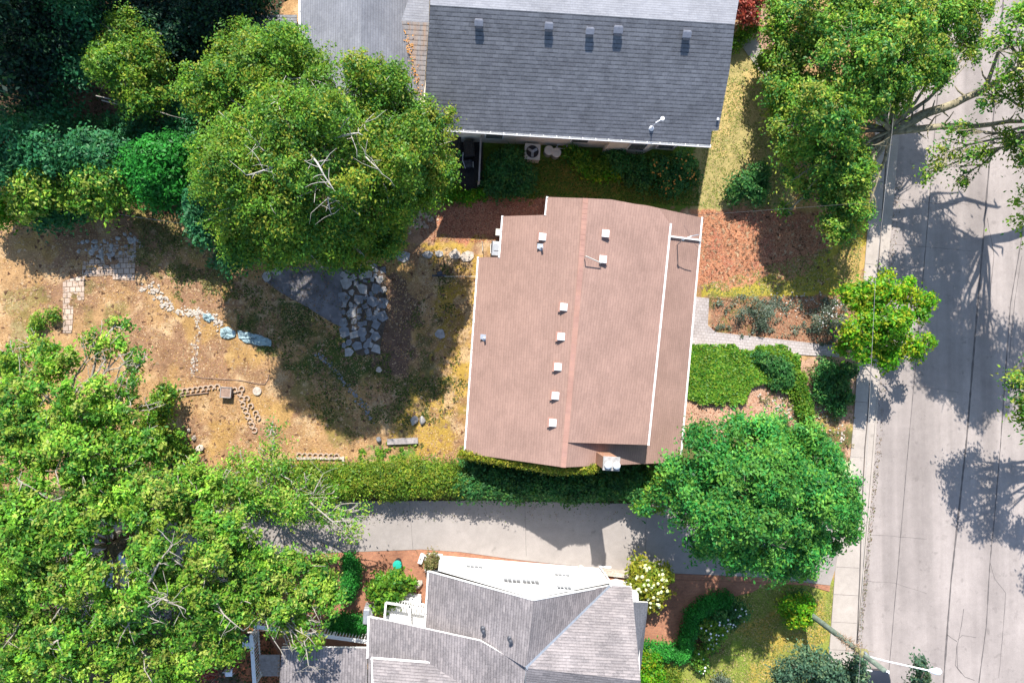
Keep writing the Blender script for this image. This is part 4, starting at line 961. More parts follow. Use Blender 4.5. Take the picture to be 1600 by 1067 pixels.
tree('locust_tree', 'light green tree spreading over the end of the driveway, left of the trimmed hedge', W(380, 880),
  [L(300, 780, 7, 1.8), L(350, 800, 7, 1.6), L(320, 850, 7.5, 1.9), L(390, 860, 6, 1.3), L(300, 920, 7.5, 1.9), L(360, 930, 7, 1.6), L(430, 890, 6, 1.5), L(480, 885, 5.5, 1.3), L(500, 930, 5.5, 1.2), L(450, 940, 6, 1.5), L(400, 900, 6.5, 1.4), L(300, 1000, 7, 1.8),
   L(350, 1010, 6, 1.1), L(470, 975, 5.5, 1.0), L(385, 960, 6, .9), L(510, 885, 5, .8), L(420, 955, 5.5, .9), L(300, 735, 6, 1.0), L(265, 770, 7, 1.4), L(475, 1005, 6, .7), L(495, 985, 5.6, .6), L(340, 960, 7, 1.2)],
  'lime', 203, leaf=.135, bark='bark_pale', r0=.27, dens=.31, clump=.31, perclump=62, spread=.55, nsat=5, twigs=6, twig_out=1.0, fork=W(380, 890, 3.5),
  extra=[([(330, 930, 7), (350, 960, 8.4), (380, 985, 8.3)], .06), ([(400, 930, 6), (420, 985, 7), (448, 1030, 7)], .05), ([(470, 980, 6), (482, 1040, 6.5), (500, 1045, 6.4)], .04), ([(300, 900, 7), (280, 880, 9), (262, 865, 9)], .06)])
tree('locust_tree', 'thin light green branch tips hanging over the hedge and driveway', W(400, 790),
  [L(400, 730, 5, .9), L(430, 700, 4.5, .7), L(440, 740, 5, 1.0), L(400, 780, 5.5, 1.3), L(450, 790, 5.5, 1.2), L(500, 800, 5, .9), L(550, 830, 5, .6), L(530, 805, 5, .6), L(480, 760, 4.5, .8), L(520, 770, 4.5, .5), L(350, 760, 5.5, 1.2), L(425, 670, 4, .4), L(570, 795, 5, .4), L(370, 720, 4.5, .6)],
  'lime', 204, leaf=.11, bark='bark_pale', r0=.17, dens=.8, clump=.32, perclump=24, twigs=5, twig_out=1.15, extra=[([(480, 780, 5), (520, 815, 5.6), (548, 812, 5.5)], .06), ([(450, 780, 5), (490, 770, 5.6), (505, 740, 5.4)], .05)])
shrub('shrub', 'tall ragged green shrub in the dry lawn beside the leafy tree', [L(250, 640, 1.6, .7), L(245, 670, 1.6, .8), L(258, 615, 1.4, .5), L(235, 700, 1.6, .9), L(270, 690, 1.2, .6), L(285, 715, 1.2, .6)], 'birch', 205, leaf=.13, clump=.26)
mb = MB(); rng = random.Random(9)
for k in range(26):
    a = W(282+rng.gauss(0, 14), 738+rng.gauss(0, 8), .3); b = a+Vector((rng.uniform(-1, 1), rng.uniform(-.7, .7), rng.uniform(.1, .9)))*1.2
    mb.tube(bend(a, b, 4, .1, rng), [.03, .025, .02, .014, .008], 5)
tag(mb.build('brush_pile', 'bark_pale'), 'tangle of dead pale branches beside the brown board fence', 'brush pile')

# street side
tree('maple_tree', 'full round deep green maple between the driveway and the sidewalk', W(1140, 750),
  [L(1120, 705, 7.2, 1.61), L(1100, 760, 6.5, 1.61), L(1060, 740, 5.2, 1.14), L(1045, 770, 4.7, 0.85), L(1180, 700, 7.8, 1.80), L(1240, 710, 7.8, 1.71), L(1290, 740, 7.2, 1.42), L(1180, 770, 10.4, 2.38), L(1250, 780, 9.1, 2.09), L(1310, 790, 7.2, 1.42), L(1325, 825, 6.5, 0.95), L(1120, 820, 7.8, 1.71), L(1180, 840, 9.1, 1.90), L(1250, 840, 7.8, 1.71), L(1100, 850, 5.9, 0.95),
   L(1150, 870, 6.5, 0.95), L(1230, 875, 6.5, 1.04), L(1290, 850, 5.9, 0.95), L(1260, 895, 5.2, 0.57), L(1070, 800, 5.5, 0.95), L(1215, 660, 5.9, 0.57), L(1095, 672, 5.2, 0.76), L(1015, 790, 3.9, 0.47), L(1275, 688, 5.9, 0.66), L(1150, 668, 5.9, 0.76), L(1300, 710, 5.9, 0.66)],
  'maple', 301, leaf=.135, bark='bark_maple', r0=.28, dens=.78, clump=.34, perclump=58, twigs=3, twig_out=.75, spread=.65)
tree('maple_tree', 'small bright lime green maple leaning over the sidewalk edge', W(1335, 530),
  [L(1350, 470, 4.2, 1.1), L(1385, 455, 4.4, 1.0), L(1330, 460, 3.6, .6), L(1420, 455, 4, .8), L(1450, 470, 3.8, .55), L(1345, 520, 4.6, 1.1), L(1395, 510, 5, 1.2), L(1425, 540, 4.2, .9), L(1450, 535, 3.6, .45), L(1355, 545, 4.2, .9), L(1390, 555, 4, .8), L(1320, 540, 3.6, .5), L(1440, 490, 3.8, .5), L(1385, 432, 3.6, .4)],
  'bright', 302, leaf=.15, bark='bark_maple', r0=.12, dens=1.0, clump=.3, perclump=40, twigs=4, twig_out=.8, spread=.65)
tree('maple_tree', 'towering street maple whose heavy mossy limbs reach right across the road', W(1330, 268),
  [L(1240, 30, 4.0, 2.0), L(1300, 10, 6.7, 2.4), L(1370, 20, 6.7, 2.4), L(1430, 20, 6.4, 2.2), L(1490, 40, 6.1, 1.9), L(1260, 100, 4.0, 2.2), L(1330, 90, 7.3, 2.8), L(1410, 90, 7.3, 2.6), L(1465, 92, 6.7, 1.6), L(1235, 150, 4.0, 1.6), L(1300, 170, 6.7, 2.6), L(1365, 140, 6.7, 2.0),
   L(1250, 220, 4.0, 1.40), L(1310, 240, 5.5, 2.2), L(1280, 290, 4.0, 1.40), L(1330, 300, 4.8, 1.6), L(1240, 280, 4.0, 0.94), L(1310, 345, 4.2, 1.1), L(1340, 260, 4.8, 1.4), L(1220, 60, 4.0, 1.0), L(1510, 80, 5.8, 1.0), L(1350, 335, 3.6, 0.7), L(1230, 330, 3.1, 0.47), L(1220, 200, 4.0, 0.70)],
  'streetmaple', 303, leaf=.13, bark='bark_limb', r0=.42, dens=.62, clump=.34, perclump=60, spread=.65, twigs=4, twig_out=.95, fork=W(1390, 205, 4.5),
  extra=[([(1390, 205, 4.5), (1440, 180, 5.1), (1490, 163, 5.6), (1545, 135, 6.2), (1620, 90, 7), (1700, 70, 8)], .34), ([(1390, 205, 4.5), (1450, 200, 5), (1520, 198, 5.5), (1600, 190, 6.2), (1690, 180, 7)], .26), ([(1540, 138, 6.2), (1560, 80, 7), (1620, 60, 7.5)], .14)])
# the same maple's sparse outer crown and its neighbours further along the road; their shade falls on the concrete
tree('maple_tree', 'sparse maple crown hanging over the road at the upper right edge of the photo', W(1720, 330),
  [L(1560, 60, 9, .9), L(1590, 30, 9, .8), L(1580, 110, 9, .8), L(1600, 80, 9.5, 1.0), L(1545, 150, 8, .7), L(1500, 205, 7, .7), L(1475, 240, 6.5, .8), L(1530, 235, 7, .9), L(1570, 215, 8, .9), L(1600, 240, 8, 1.0), L(1450, 270, 6, .5), L(1500, 275, 6, .6), L(1590, 150, 8.5, .9),
   L(1660, 60, 11, 2.2), L(1720, 160, 12, 2.8), L(1660, 250, 11, 2.4), L(1740, 300, 11, 2.6), L(1690, 200, 12, 2.4), L(1640, 335, 9.5, 2.2), L(1800, 220, 12, 2.6), L(1650, 130, 11, 1.6), L(1700, 370, 9.5, 1.8), L(1620, 20, 10, 1.3)],
  'streetmaple', 304, leaf=.14, bark='bark_limb', r0=.3, dens=.6, clump=.34, perclump=36, spread=.7, twigs=6, twig_out=1.1, limbs=True, fork=W(1640, 200, 6))
tree('maple_tree', 'pale green maple crown cut by the middle of the right edge of the photo', W(1760, 640),
  [L(1595, 590, 7, .9), L(1610, 625, 7, 1.1), L(1580, 600, 6.5, .5), L(1660, 560, 8, 1.4), L(1700, 640, 8.5, 1.5), L(1625, 560, 7.5, .8), L(1640, 640, 7.5, .9), L(1600, 650, 6.5, .6), L(1730, 560, 8.5, 1.4), L(1760, 680, 8, 1.5), L(1650, 600, 8, .8), L(1620, 675, 7, .6), L(1780, 760, 8, 1.5)],
  'streetmaple', 305, leaf=.15, bark='bark_maple', r0=.25, dens=.45, clump=.34, perclump=30, twigs=6, twig_out=1.1, spread=.7)
shrub('shrub', 'crimson leaved shrub at the right gable of the grey house', [L(1160, 12, 2, .7), L(1172, 25, 1.6, .5), L(1150, -8, 2, .8), L(1180, -5, 1.8, .7)], 'red', 320, leaf=.13, clump=.24, perclump=30)
shrub('shrub', 'little green shrub just below the crimson one', [L(1162, 52, .8, .5), L(1178, 45, .8, .4), L(1150, 68, .6, .35)], 'ivy', 321, leaf=.1)
shrub('shrub', 'dark shrub in the shade of the street maple above the mulch bed', [L(1165, 285, 1.4, .7), L(1185, 300, 1.2, .6), L(1150, 300, 1, .5), L(1190, 270, 1.4, .6)], 'dark_shaded', 322, leaf=.13)
shrub('shrub', 'yellowish bush fringing the lawn left of the street maple', [L(1215, 130, 1.6, .7), L(1200, 95, 1.6, .6), L(1222, 175, 1.6, .7)], 'lime', 323, leaf=.13)
for k, (label, pts, pal, kw) in enumerate((
  ('dark green shrub right of the plank fence, in the shade of the grey house', [L(785, 262, 1.3, .9), L(812, 270, 1.2, .8), L(775, 285, 1, .7), L(820, 290, .9, .6), L(798, 245, 1.4, .6), L(800, 296, .8, .5)], 'dark_shaded', {}),
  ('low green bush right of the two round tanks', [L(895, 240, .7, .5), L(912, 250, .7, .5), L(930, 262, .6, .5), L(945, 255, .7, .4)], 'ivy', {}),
  ('bush with orange flowers at the right end of the shaded side garden', [L(1030, 262, 1, .7), L(1055, 285, .9, .7), L(1070, 255, 1, .7), L(1040, 292, .8, .5), L(1078, 275, .8, .5)], 'dark_shaded', dict(flowers=('flower_orange', 60, .06))),
  ('green bush under the bay wall of the grey house', [L(970, 252, .9, .6), L(995, 260, .9, .6), L(1010, 280, .7, .5), L(985, 275, .7, .5), L(955, 245, .8, .4)], 'dark_shaded', {}),
  ('trio of yellow green tufts left of the bay wall', [L(923, 267, .4, .35), L(942, 268, .4, .38), L(960, 270, .4, .36)], 'bright', {}))):
    shrub('shrub', label, pts, pal, 330+k, leaf=.13, clump=.26, **kw)

# hedges
def hedge(name, label, pts, h, r, rz, pal, seed, leaf=.085, step=.5, dens=1.5, clump=.2, perclump=30, group=None, **kw):
    return shrub(name, label, line_lobes(pts, h, r, rz, step, .08, seed), pal, seed, leaf=leaf, dens=dens, clump=clump, perclump=perclump, cat='hedge', group=group, **kw)
t1 = line_lobes([(372, 768), (470, 758), (560, 756), (724, 754)], 1.35, .78, .7, .6, .14, 5)+line_lobes([(400, 745), (500, 742), (724, 738)], 1.2, .62, .6, .6, .14, 6)
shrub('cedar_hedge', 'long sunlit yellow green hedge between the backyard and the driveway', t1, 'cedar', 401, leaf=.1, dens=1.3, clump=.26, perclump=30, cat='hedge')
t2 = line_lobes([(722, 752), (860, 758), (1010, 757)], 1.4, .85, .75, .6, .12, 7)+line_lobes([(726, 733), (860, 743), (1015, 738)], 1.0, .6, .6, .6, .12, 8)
shrub('shaded_cedar_hedge', 'end of the long hedge below the brown roof, shade put into its dark green leaves', t2, 'dark_shaded', 402, leaf=.13, dens=1.3, clump=.28, perclump=30, cat='hedge')  # same cedar hedge continued; its shade is coloured into darker leaves
ivt = [(p+Vector((0, 0, 0)), (.22, .2, .16)) for p in [W(722+k*5.2, 709+k*.85-(0 if k < 30 else (k-30)*1.2), 2.95+min(k, 29)*.1) for k in range(0, 41)]]
iv = shrub('climbing_ivy', 'thin fringe of yellow green ivy creeping along the lower edge of the brown roof', ivt, 'gold', 403, leaf=.09, dens=1.0, clump=.13, perclump=12, cat='climbing plant')
shrub('shrub', 'light green bush at the shaded end of the hedge, touching the round maple', [L(1035, 745, 2.4, .7), L(1050, 735, 2.2, .5), L(1020, 765, 2, .5), L(1005, 790, 1.6, .5), L(1030, 785, 1.8, .5)], 'lime', 404, leaf=.14)
hedge('box_hedge', 'narrow clipped bright green hedge curving down beside the brick patio', [(547, 874), (549, 895), (546, 915), (540, 932)], .7, .34, .5, 'box', 410, step=.25)
hedge('box_hedge', 'short clipped dark green hedge on top of the white trellis fence line', [(520, 974), (568, 978)], .7, .36, .5, 'box', 411, step=.25)
hedge('box_hedge', 'clipped green hedge making an L around the front brick walk', [(1012, 1015), (1050, 1022), (1072, 1022), (1075, 1000), (1080, 985), (1085, 965), (1105, 945), (1140, 935)], 0.7, .33, .45, 'box', 412, step=.28)
hedge('box_hedge', 'clipped bright hedge strip beside the stony bed near the sidewalk', [(1249, 588), (1254, 620), (1262, 655)], .5, .36, .4, 'ivy', 413, step=.3)
shrub('hydrangea_bush', 'yellow green bush dotted with cream flower heads at the corner of the white house', [L(1010, 900, 1.7, .75), L(1030, 915, 1.6, .7), L(1000, 915, 1.7, .7), L(1020, 935, 1.4, .6), L(1000, 890, 1.6, .5), L(1035, 900, 1.5, .5)], 'gold', 420, leaf=.17, clump=.24, perclump=22, flowers=('flower_cream', 55, .11))
shrub('hydrangea_bush', 'bush with white blossoms behind the clipped L hedge, shade coloured into its dark leaves', [L(1128, 965, .8, .5), L(1148, 952, .8, .5), L(1140, 972, .7, .45), L(1158, 960, .7, .4)], 'dark_shaded', 421, leaf=.13, clump=.24, flowers=('flower_white', 20, .07))  # real bush; the dark palette puts the shade on it into the leaves
shrub('hydrangea_bush', 'sunlit light green bush with white blossoms in the front flower bed', [L(1105, 985, .9, .55), L(1120, 995, .8, .5), L(1128, 978, .8, .45), L(1092, 1030, .6, .45), L(1098, 1042, .5, .35), L(1112, 1008, .5, .35)], 'lime', 422, leaf=.12, clump=.22, flowers=('flower_white', 30, .07))
shrub('shrub', 'lush bright green bush at the rear steps of the white house', [L(600, 913, 1.6, 0.52), L(620, 908, 1.6, 0.44), L(605, 933, 1.5, 0.52), L(590, 923, 1.4, 0.44), L(625, 923, 1.3, 0.37), L(638, 913, 1, 0.26), L(596, 948, 1.1, 0.30)], 'ivy', 423, leaf=.17, clump=.22, perclump=22)
shrub('shrub', 'bright round bush beside the bottom right corner of the white house roof', [L(1015, 1035, 1.2, .6), L(1025, 1055, 1.2, .6), L(1010, 1065, 1.2, .6), L(1030, 1075, 1.1, .6)], 'bright', 424, leaf=.12)
shrub('shrub', 'soft darker green shrub right of the bright round bush at the bottom edge', [L(1050, 1058, 1, .5), L(1052, 1075, 1, .6)], 'cedar', 425, leaf=.07, perclump=40)
shrub('shrub', 'silvery blue tuft at the bottom edge in the yellow lawn', [L(1125, 1064, .4, .4), L(1135, 1072, .4, .4)], 'greygreen', 426, leaf=.08)
shrub('shrub', 'crown of dark purple and green shrub above the ivy covered pole base', [L(1250, 930, .5, .35), L(1236, 935, .5, .3)], 'dark_shaded', 427, leaf=.08)
tree('spruce_tree', 'blue green tree with several tops at the bottom edge beside the parked car', W(1250, 1040),
  [L(1240, 1050, 4.5, .8), L(1270, 1040, 5, .8), L(1300, 1045, 5, .8), L(1330, 1055, 5, .8), L(1345, 1035, 5.5, .4), L(1342, 1058, 5, .5), L(1290, 1080, 4, 1.6), L(1225, 1065, 4, .8), L(1260, 1020, 4, .35), L(1320, 1090, 4, 1.5)], 'bluegreen', 430, leaf=.13, r0=.16, clump=.28, perclump=34, twigs=3)
tree('spruce_tree', 'slim dark treetop rising beside the white street lamp head', W(1335, 1130), [L(1440, 1040, 7, .35), L(1442, 1055, 6.6, .42), L(1440, 1068, 6, .5), L(1438, 1085, 5, .7)], 'bluegreen', 431, leaf=.12, r0=.08, clump=.2, perclump=30, twigs=2, fork=W(1420, 1125, 5))
shrub('ivy_mound', 'round bright green ivy bush wrapped around the foot of the utility pole', [L(1248, 952, 1.5, .55), L(1262, 946, 1.4, .45), L(1240, 965, 1.3, .5), L(1258, 965, 1.5, .5), L(1233, 950, 1.1, .4)], 'bright', 432, leaf=.13, clump=.22, cat='ivy')
# street-side beds
def ground_cover(name, poly, n, leaf, pal, seed, hmax, zoff=.05, dens=None):
    rng = np.random.default_rng(seed); P = np.array(WP(poly)); lo = P.min(0); hi = P.max(0)
    x = rng.uniform(lo[0], hi[0], n*3); y = rng.uniform(lo[1], hi[1], n*3)
    wx = x+(vnoise(x, y, .7, seed)-.5)*1.5+rng.normal(size=len(x))*.09; wy = y+(vnoise(x, y, .7, seed+1)-.5)*1.5+rng.normal(size=len(x))*.09
    k = inpoly(wx, wy, [tuple(p) for p in P]); x, y = x[k][:n], y[k][:n]
    if dens: t = vnoise(x, y, dens[0], seed+3); kk = rng.random(len(x)) < sst(t, dens[1], dens[2]); x, y = x[kk], y[kk]
    N = len(x); z = zoff+hmax*vnoise(x, y, .7, seed+2)*rng.uniform(.4, 1, N)
    nrm = np.stack([rng.normal(size=N)*.5, rng.normal(size=N)*.5, np.ones(N)], -1); nrm /= np.linalg.norm(nrm, axis=1)[:, None]
    t = rng.normal(size=(N, 3)); t -= (t*nrm).sum(1)[:, None]*nrm; t /= np.linalg.norm(t, axis=1)[:, None]; b = np.cross(nrm, t)
    s = (leaf*rng.uniform(.6, 1.4, N))[:, None]; p = np.stack([x, y, z], -1)
    V = np.stack([p-t*s*.6, p+b*s*.45, p+t*s*.7, p-b*s*.45], 1).reshape(-1, 3)
    pp = np.array(PAL[pal]); cc = pp[rng.integers(0, len(pp), N)]*(.7+.6*vnoise(x, y, .9, seed+5))[:, None]*rng.uniform(.75, 1.25, (N, 1))
    return tag(colmesh(name, V, np.arange(4*N).reshape(-1, 4), np.repeat(cc, 4, 0), 'leaf'), kind='stuff')
ground_cover('ivy_ground_cover', [(1076, 542), (1110, 538), (1150, 548), (1205, 542), (1240, 556), (1248, 585), (1240, 620), (1205, 606), (1185, 605), (1160, 630), (1120, 634), (1090, 622), (1072, 615)], 17000, .13, 'ivy', 440, .45, .08)
ground_cover('creeping_weeds', [(1114, 468), (1200, 460), (1330, 462), (1325, 540), (1200, 520), (1112, 512)], 7000, .09, 'greygreen', 441, .25, .0, (.6, .42, .62))
ground_cover('low_weeds', [(1180, 600), (1250, 560), (1335, 570), (1328, 700), (1240, 690), (1200, 650)], 4000, .1, 'drygreen', 442, .2, .0, (.6, .45, .62))
ground_cover('yard_weeds', [(205, 335), (330, 345), (370, 400), (380, 470), (330, 460), (250, 440), (205, 400)], 4500, .1, 'drygreen', 443, .2, -.05, (.7, .45, .6))
ground_cover('meadow_weeds', [(560, 700), (640, 690), (650, 735), (560, 738)], 1500, .12, 'ivy', 444, .25, -.05, (.5, .45, .6))
ground_cover('garden_weeds', [(380, 440), (470, 480), (620, 590), (700, 560), (725, 640), (640, 700), (560, 660), (480, 600), (400, 540)], 3500, .1, 'drygreen', 445, .18, -.05, (.9, .5, .66))
shrub('shrub', 'dark leafy shrub between the path and the bright hedge strip, near the sidewalk', [L(1295, 580, .9, .6), L(1310, 600, .9, .6), L(1290, 615, .8, .6), L(1310, 635, .7, .5), L(1325, 580, .9, .5), L(1285, 595, .8, .5), L(1325, 620, .7, .4)], 'dark_shaded', 450, leaf=.12)
shrub('shrub', 'low dark leaf mound standing in for the shade at the right end of the ivy bed', [L(1222, 575, .5, .6), L(1232, 592, .5, .5), L(1206, 572, .5, .6), L(1190, 562, .45, .5), L(1215, 595, .4, .5)], 'dark_shaded', 451, leaf=.11)  # dark leaves put in where the ivy bed only lies in shade
shrub('shrub', 'grey green twiggy shrub in the bed above the front path', [L(1180, 480, .7, .5), L(1200, 490, .7, .5), L(1160, 492, .6, .4), L(1190, 505, .6, .4)], 'greygreen', 452, leaf=.08, dens=.7)
shrub('shrub', 'pale flowering shrub beside the small bright maple', [L(1295, 490, .8, .5), L(1280, 505, .7, .45), L(1305, 510, .8, .45), L(1310, 475, .7, .35)], 'greygreen', 453, leaf=.08, dens=.7, flowers=('flower_white', 50, .035))
mb = MB(); rng = random.Random(77); c0_ = W(1310, 738, .1)
for k in range(160):
    a = rng.uniform(-.9, 1.3); l = rng.uniform(.5, 1.1); d = Vector((math.cos(a), math.sin(a), 0)); s_ = c0_+Vector((rng.gauss(0, .15), rng.gauss(0, .25), 0)); sd_ = Vector((-d.y, d.x, 0))*.012
    p1, p2 = s_+d*l*.5+Vector((0, 0, .45*l)), s_+d*l+Vector((0, 0, .35*l))
    mb.poly([s_-sd_, s_+sd_, p1+sd_, p1-sd_]); mb.poly([p1-sd_, p1+sd_, p2])
tag(mb.build('ornamental_grass', 'flower_cream'), 'spray of long pale grass blades poking out of the round maple towards the sidewalk', 'grass clump')
shrub('potted_plant', 'small leafy plant in the white corner planter of the white house', [L(674, 880, 1.2, .35), L(676, 874, 1.1, .28)], 'drygreen', 455, leaf=.1, clump=.16, cat='plant')
shrub('rose_bush', 'red flowering bush under the lower left trees', [L(325, 1035, 1.2, .5), L(318, 1048, 1.2, .5), L(330, 1020, 1.2, .35), L(275, 1012, 1.2, .3)], 'red', 456, leaf=.14, clump=.22, cat='rose bush')
shrub('shrub', 'tiny green shrub in the dry lawn at the top of the block path', [L(60, 500, .5, .35), L(80, 492, .5, .3), L(52, 512, .4, .25)], 'lime', 457, leaf=.1)
# ================================================================ OBJECTS
# air conditioner and the two round tanks beside the grey house
p = W(833, 237, 0); rz = R(-3)
t = thing('air_conditioner', 'square beige outdoor air conditioner with a round black fan grille', 'air conditioner', W(832, 240))
c = W(832, 237, .8); c.z = 0
mb = MB(); mb.box(c+Vector((0, 0, .38)), (.98, 1.02, .72), rz); mb.box(c+Vector((0, 0, .76)), (1.02, 1.06, .04), rz); mb.build('casing', 'cream_metal', t, bevel=.03)
mb = MB(); mb.lathe(c+Vector((0, 0, .775)), [(.40, 0), (.41, .02), (.38, .03), (.02, .012)], 28); mb.build('fan_well', 'blade', t)
mb = MB()
for k in range(3):
    a = k*2.094+.5
    mb.box(c+Vector((math.cos(a)*.2, math.sin(a)*.2, .815)), (.3, .17, .012), rot=Matrix.Rotation(a, 3, 'Z')@Matrix.Rotation(R(14), 3, 'X'))
mb.lathe(c+Vector((0, 0, .81)), [(.08, 0), (.08, .03), (.02, .035)], 12); mb.build('fan', 'galv', t)
mb = MB()
for r_ in (.14, .22, .3, .38): mb.tube([c+Vector((math.cos(a)*r_, math.sin(a)*r_, .84)) for a in np.linspace(0, 6.283, 25)], .006, 4, False)
mb.build('grille', 'blade', t)
for k, (px, py, lab) in enumerate(((858, 235, 'round cream tank lid nearer the air conditioner'), (869.5, 238.5, 'round cream tank lid on the right, farther from the air conditioner'))):
    c = W(px, py, .7); c.z = 0; t = thing('round_tank', lab, 'tank', c); mb = MB(); mb.lathe(c, [(.27, 0), (.29, .1), (.29, .62), (.27, .66)], 24); mb.build('body', 'galv', t)
    mb = MB(); mb.lathe(c+Vector((0, 0, .655)), [(.31, 0), (.32, .03), (.28, .06), (.05, .08)], 24); mb.box(c+Vector((0, 0, .745)), (.3, .04, .03), R(20*k-10)); mb.build('lid', 'cream_metal', t)
mb = MB(); rng = random.Random(3); c = W(878, 230, .2)
mb.tube([c+Vector((math.cos(a)*.35+rng.uniform(-.08, .08), math.sin(a)*.15, .1+.05*math.sin(a*3))) for a in np.linspace(0, 12, 30)], .022, 6)
tag(mb.build('coiled_hose', 'white_metal'), 'white coiled hose lying behind the right tank', 'hose')
# bins and grill in the dark corner
def wheelie_bin(name, label, px, py, rz, body, lid, wd=.58, dp=.72, h=1.05, group=None):
    c = W(px, py, h); c.z = 0; M = Matrix.Rotation(rz, 3, 'Z'); t = thing(name, label, 'bin', c, group)
    mb = MB(); i = len(mb.v)
    for z, k in ((.08, .82), (h-.1, 1)):
        for sx, sy in ((-1, -1), (1, -1), (1, 1), (-1, 1)): mb.v.append(tuple(c+M@Vector((sx*wd/2*k, sy*dp/2*k, z))))
    for f in ((3, 2, 1, 0), (4, 5, 6, 7), (0, 1, 5, 4), (1, 2, 6, 5), (2, 3, 7, 6), (3, 0, 4, 7)): mb.f.append(f); mb.uv.append(None)
    mb.build('body', body, t, bevel=.03)
    mb = MB(); mb.box(c+Vector((0, 0, h-.06)), (wd+.05, dp+.06, .07), rz); mb.box(c+M@Vector((0, 0, h-.01)), (wd-.12, dp-.14, .05), rz)
    for q in range(4): mb.box(c+M@Vector((-.18+.12*q, 0, h+.02)), (.02, dp-.25, .03), rz)
    mb.build('lid', lid, t, bevel=.02)
    mb = MB(); mb.tube([c+M@Vector((-wd/2, dp/2+.06, h-.1)), c+M@Vector((wd/2, dp/2+.06, h-.1))], .02, 6); mb.build('handle', body, t)
    for s_ in (-1, 1):
        mb = MB(); a = c+M@Vector((s_*wd*.42, dp*.42, .12)); mb.tube([a, a+M@Vector((s_*.07, 0, 0))], .12, 14); mb.build('wheel', 'rubber', t)
    return t
wheelie_bin('rubbish_bin', 'black wheeled bin nearest the plank fence', 733, 232, R(5), 'black_plastic', 'black_plastic', .62, .95)
wheelie_bin('rubbish_bin', 'black bin half hidden by the birch leaves, left of its twin', 712, 222, R(-6), 'black_plastic', 'black_plastic', .6, .7, .9)
t = thing('scooter', 'small dark machine with chrome handles standing below the black bin', 'garden machine', W(733, 255))
c = W(732, 255, .6); c.z = 0; mb = MB(); mb.box(c+Vector((0, 0, .4)), (.5, .45, .35), R(15)); mb.box(c+Vector((0, -.15, .62)), (.35, .25, .12), R(15)); mb.build('body', 'dark_vent', t, bevel=.04)
mb = MB(); mb.tube([c+Vector((-.35, .6, .9)), c+Vector((-.38, .1, .8)), c+Vector((-.2, -.35, .6))], .02, 6); mb.tube([c+Vector((.3, -.3, .7)), c+Vector((.3, .1, .6))], .02, 6); mb.build('handlebar', 'white_metal', t)
for s_ in (-1, 1): mb = MB(); a = c+Vector((s_*.22, -.2, .15)); mb.tube([a, a+Vector((s_*.06, 0, 0))], .15, 14); mb.build('wheel', 'rubber', t)
# grill beside the brown house
t = thing('gas_grill', 'grey covered barbecue tucked against the stepped corner of the brown roof', 'grill', W(776, 388)); c = W(777, 389, 1.0); c.z = 0
mb = MB(); mb.box(c+Vector((0, 0, .45)), (.75, 1.05, .8), R(-4)); mb.build('cabinet', 'dark_vent', t, bevel=.05)
mb = MB(); mb.box(c+Vector((0, 0, .95)), (.66, .92, .22), R(-4)); mb.box(c+Vector((-.05, .1, 1.07)), (.36, .5, .06), R(-4)); mb.build('hood', 'galv', t, bevel=.08)
mb = MB(); mb.tube([c+Vector((-.36, -.3, 1)), c+Vector((-.42, -.28, 1)), c+Vector((-.42, .3, 1)), c+Vector((-.36, .3, 1))], .018, 6); mb.build('handle', 'white_metal', t)
t = thing('utility_box', 'small pale utility box above the barbecue, at the edge of the brown roof', 'utility box', W(781, 363)); c = W(781, 363, .6); c.z = 0
mb = MB(); mb.box(c+Vector((0, 0, .3)), (.5, .4, .55), R(-4)); mb.build('box', 'galv', t, bevel=.02); mb = MB(); mb.box(c+Vector((0, 0, .6)), (.54, .44, .04), R(-4)); mb.build('lid', 'cream_metal', t)
# green bin and white box on the brick patio
c = W(620.5, 883, 1.0); c.z = 0; t = thing('green_bin', 'round teal green bin standing on the brick patio', 'bin', c)
mb = MB(); mb.lathe(c, [(.19, 0), (.24, .5), (.25, .9)], 20); mb.build('body', 'rubber', t); mb = MB(); mb.lathe(c+Vector((0, 0, .9)), [(.28, -.04), (.29, .03), (.26, .09), (.12, .11)], 24); mb.build('lid', 'teal_plastic', t)
c = W(658, 873, .3); mb = MB(); mb.box(c-Vector((0, 0, .15)), (.24, .6, .28), R(-18)); mb.box(c, (.28, .64, .05), R(-18)); tag(mb.build('parcel_box', 'white_metal', bevel=.04), 'slim white box lying on the brick beside the corner planter', 'box')
t = thing('planter', 'white low corner planter holding the small leafy plant', 'planter', W(676, 882)); c = W(675, 881, .5); c.z = 0
mb = MB()
for dx_, dy_, sx, sy in ((-.42, 0, .08, .95), (.42, 0, .08, .95), (0, .45, .92, .08), (0, -.45, .92, .08)): mb.box(c+Vector((dx_, dy_, .22)), (sx, sy, .5))
mb.build('box', 'white_trim', t); mb = MB(); mb.box(c+Vector((0, 0, .2)), (.78, .84, .4)); mb.build('soil', 'bark', t)
for k, (px, py, sx, sy, lab) in enumerate(((644, 915, .45, .28, 'flat pale boulder by the steps, left of the pair beside the bright bush'), (652, 912, .4, .3, 'rounded pale boulder by the steps, right of the pair beside the bright bush'))):
    mb = MB(); mb.rock(W(px, py, .2), (sx, sy, .25), 40+k, .4); tag(mb.build('boulder', 'stone_pale'), lab, 'boulder')
t = thing('gas_grill', 'grey grill with a round side burner at the rear corner of the white house', 'grill', W(576, 966)); c = W(575, 963, 1.0); c.z = 0
mb = MB(); mb.box(c+Vector((0, 0, .45)), (.55, 1.1, .9), R(-3)); mb.build('cabinet', 'grey_plastic', t, bevel=.04); mb = MB(); mb.box(c+Vector((-.1, 0, .98)), (.42, .95, .16), R(-3)); mb.build('hood', 'galv', t, bevel=.07)
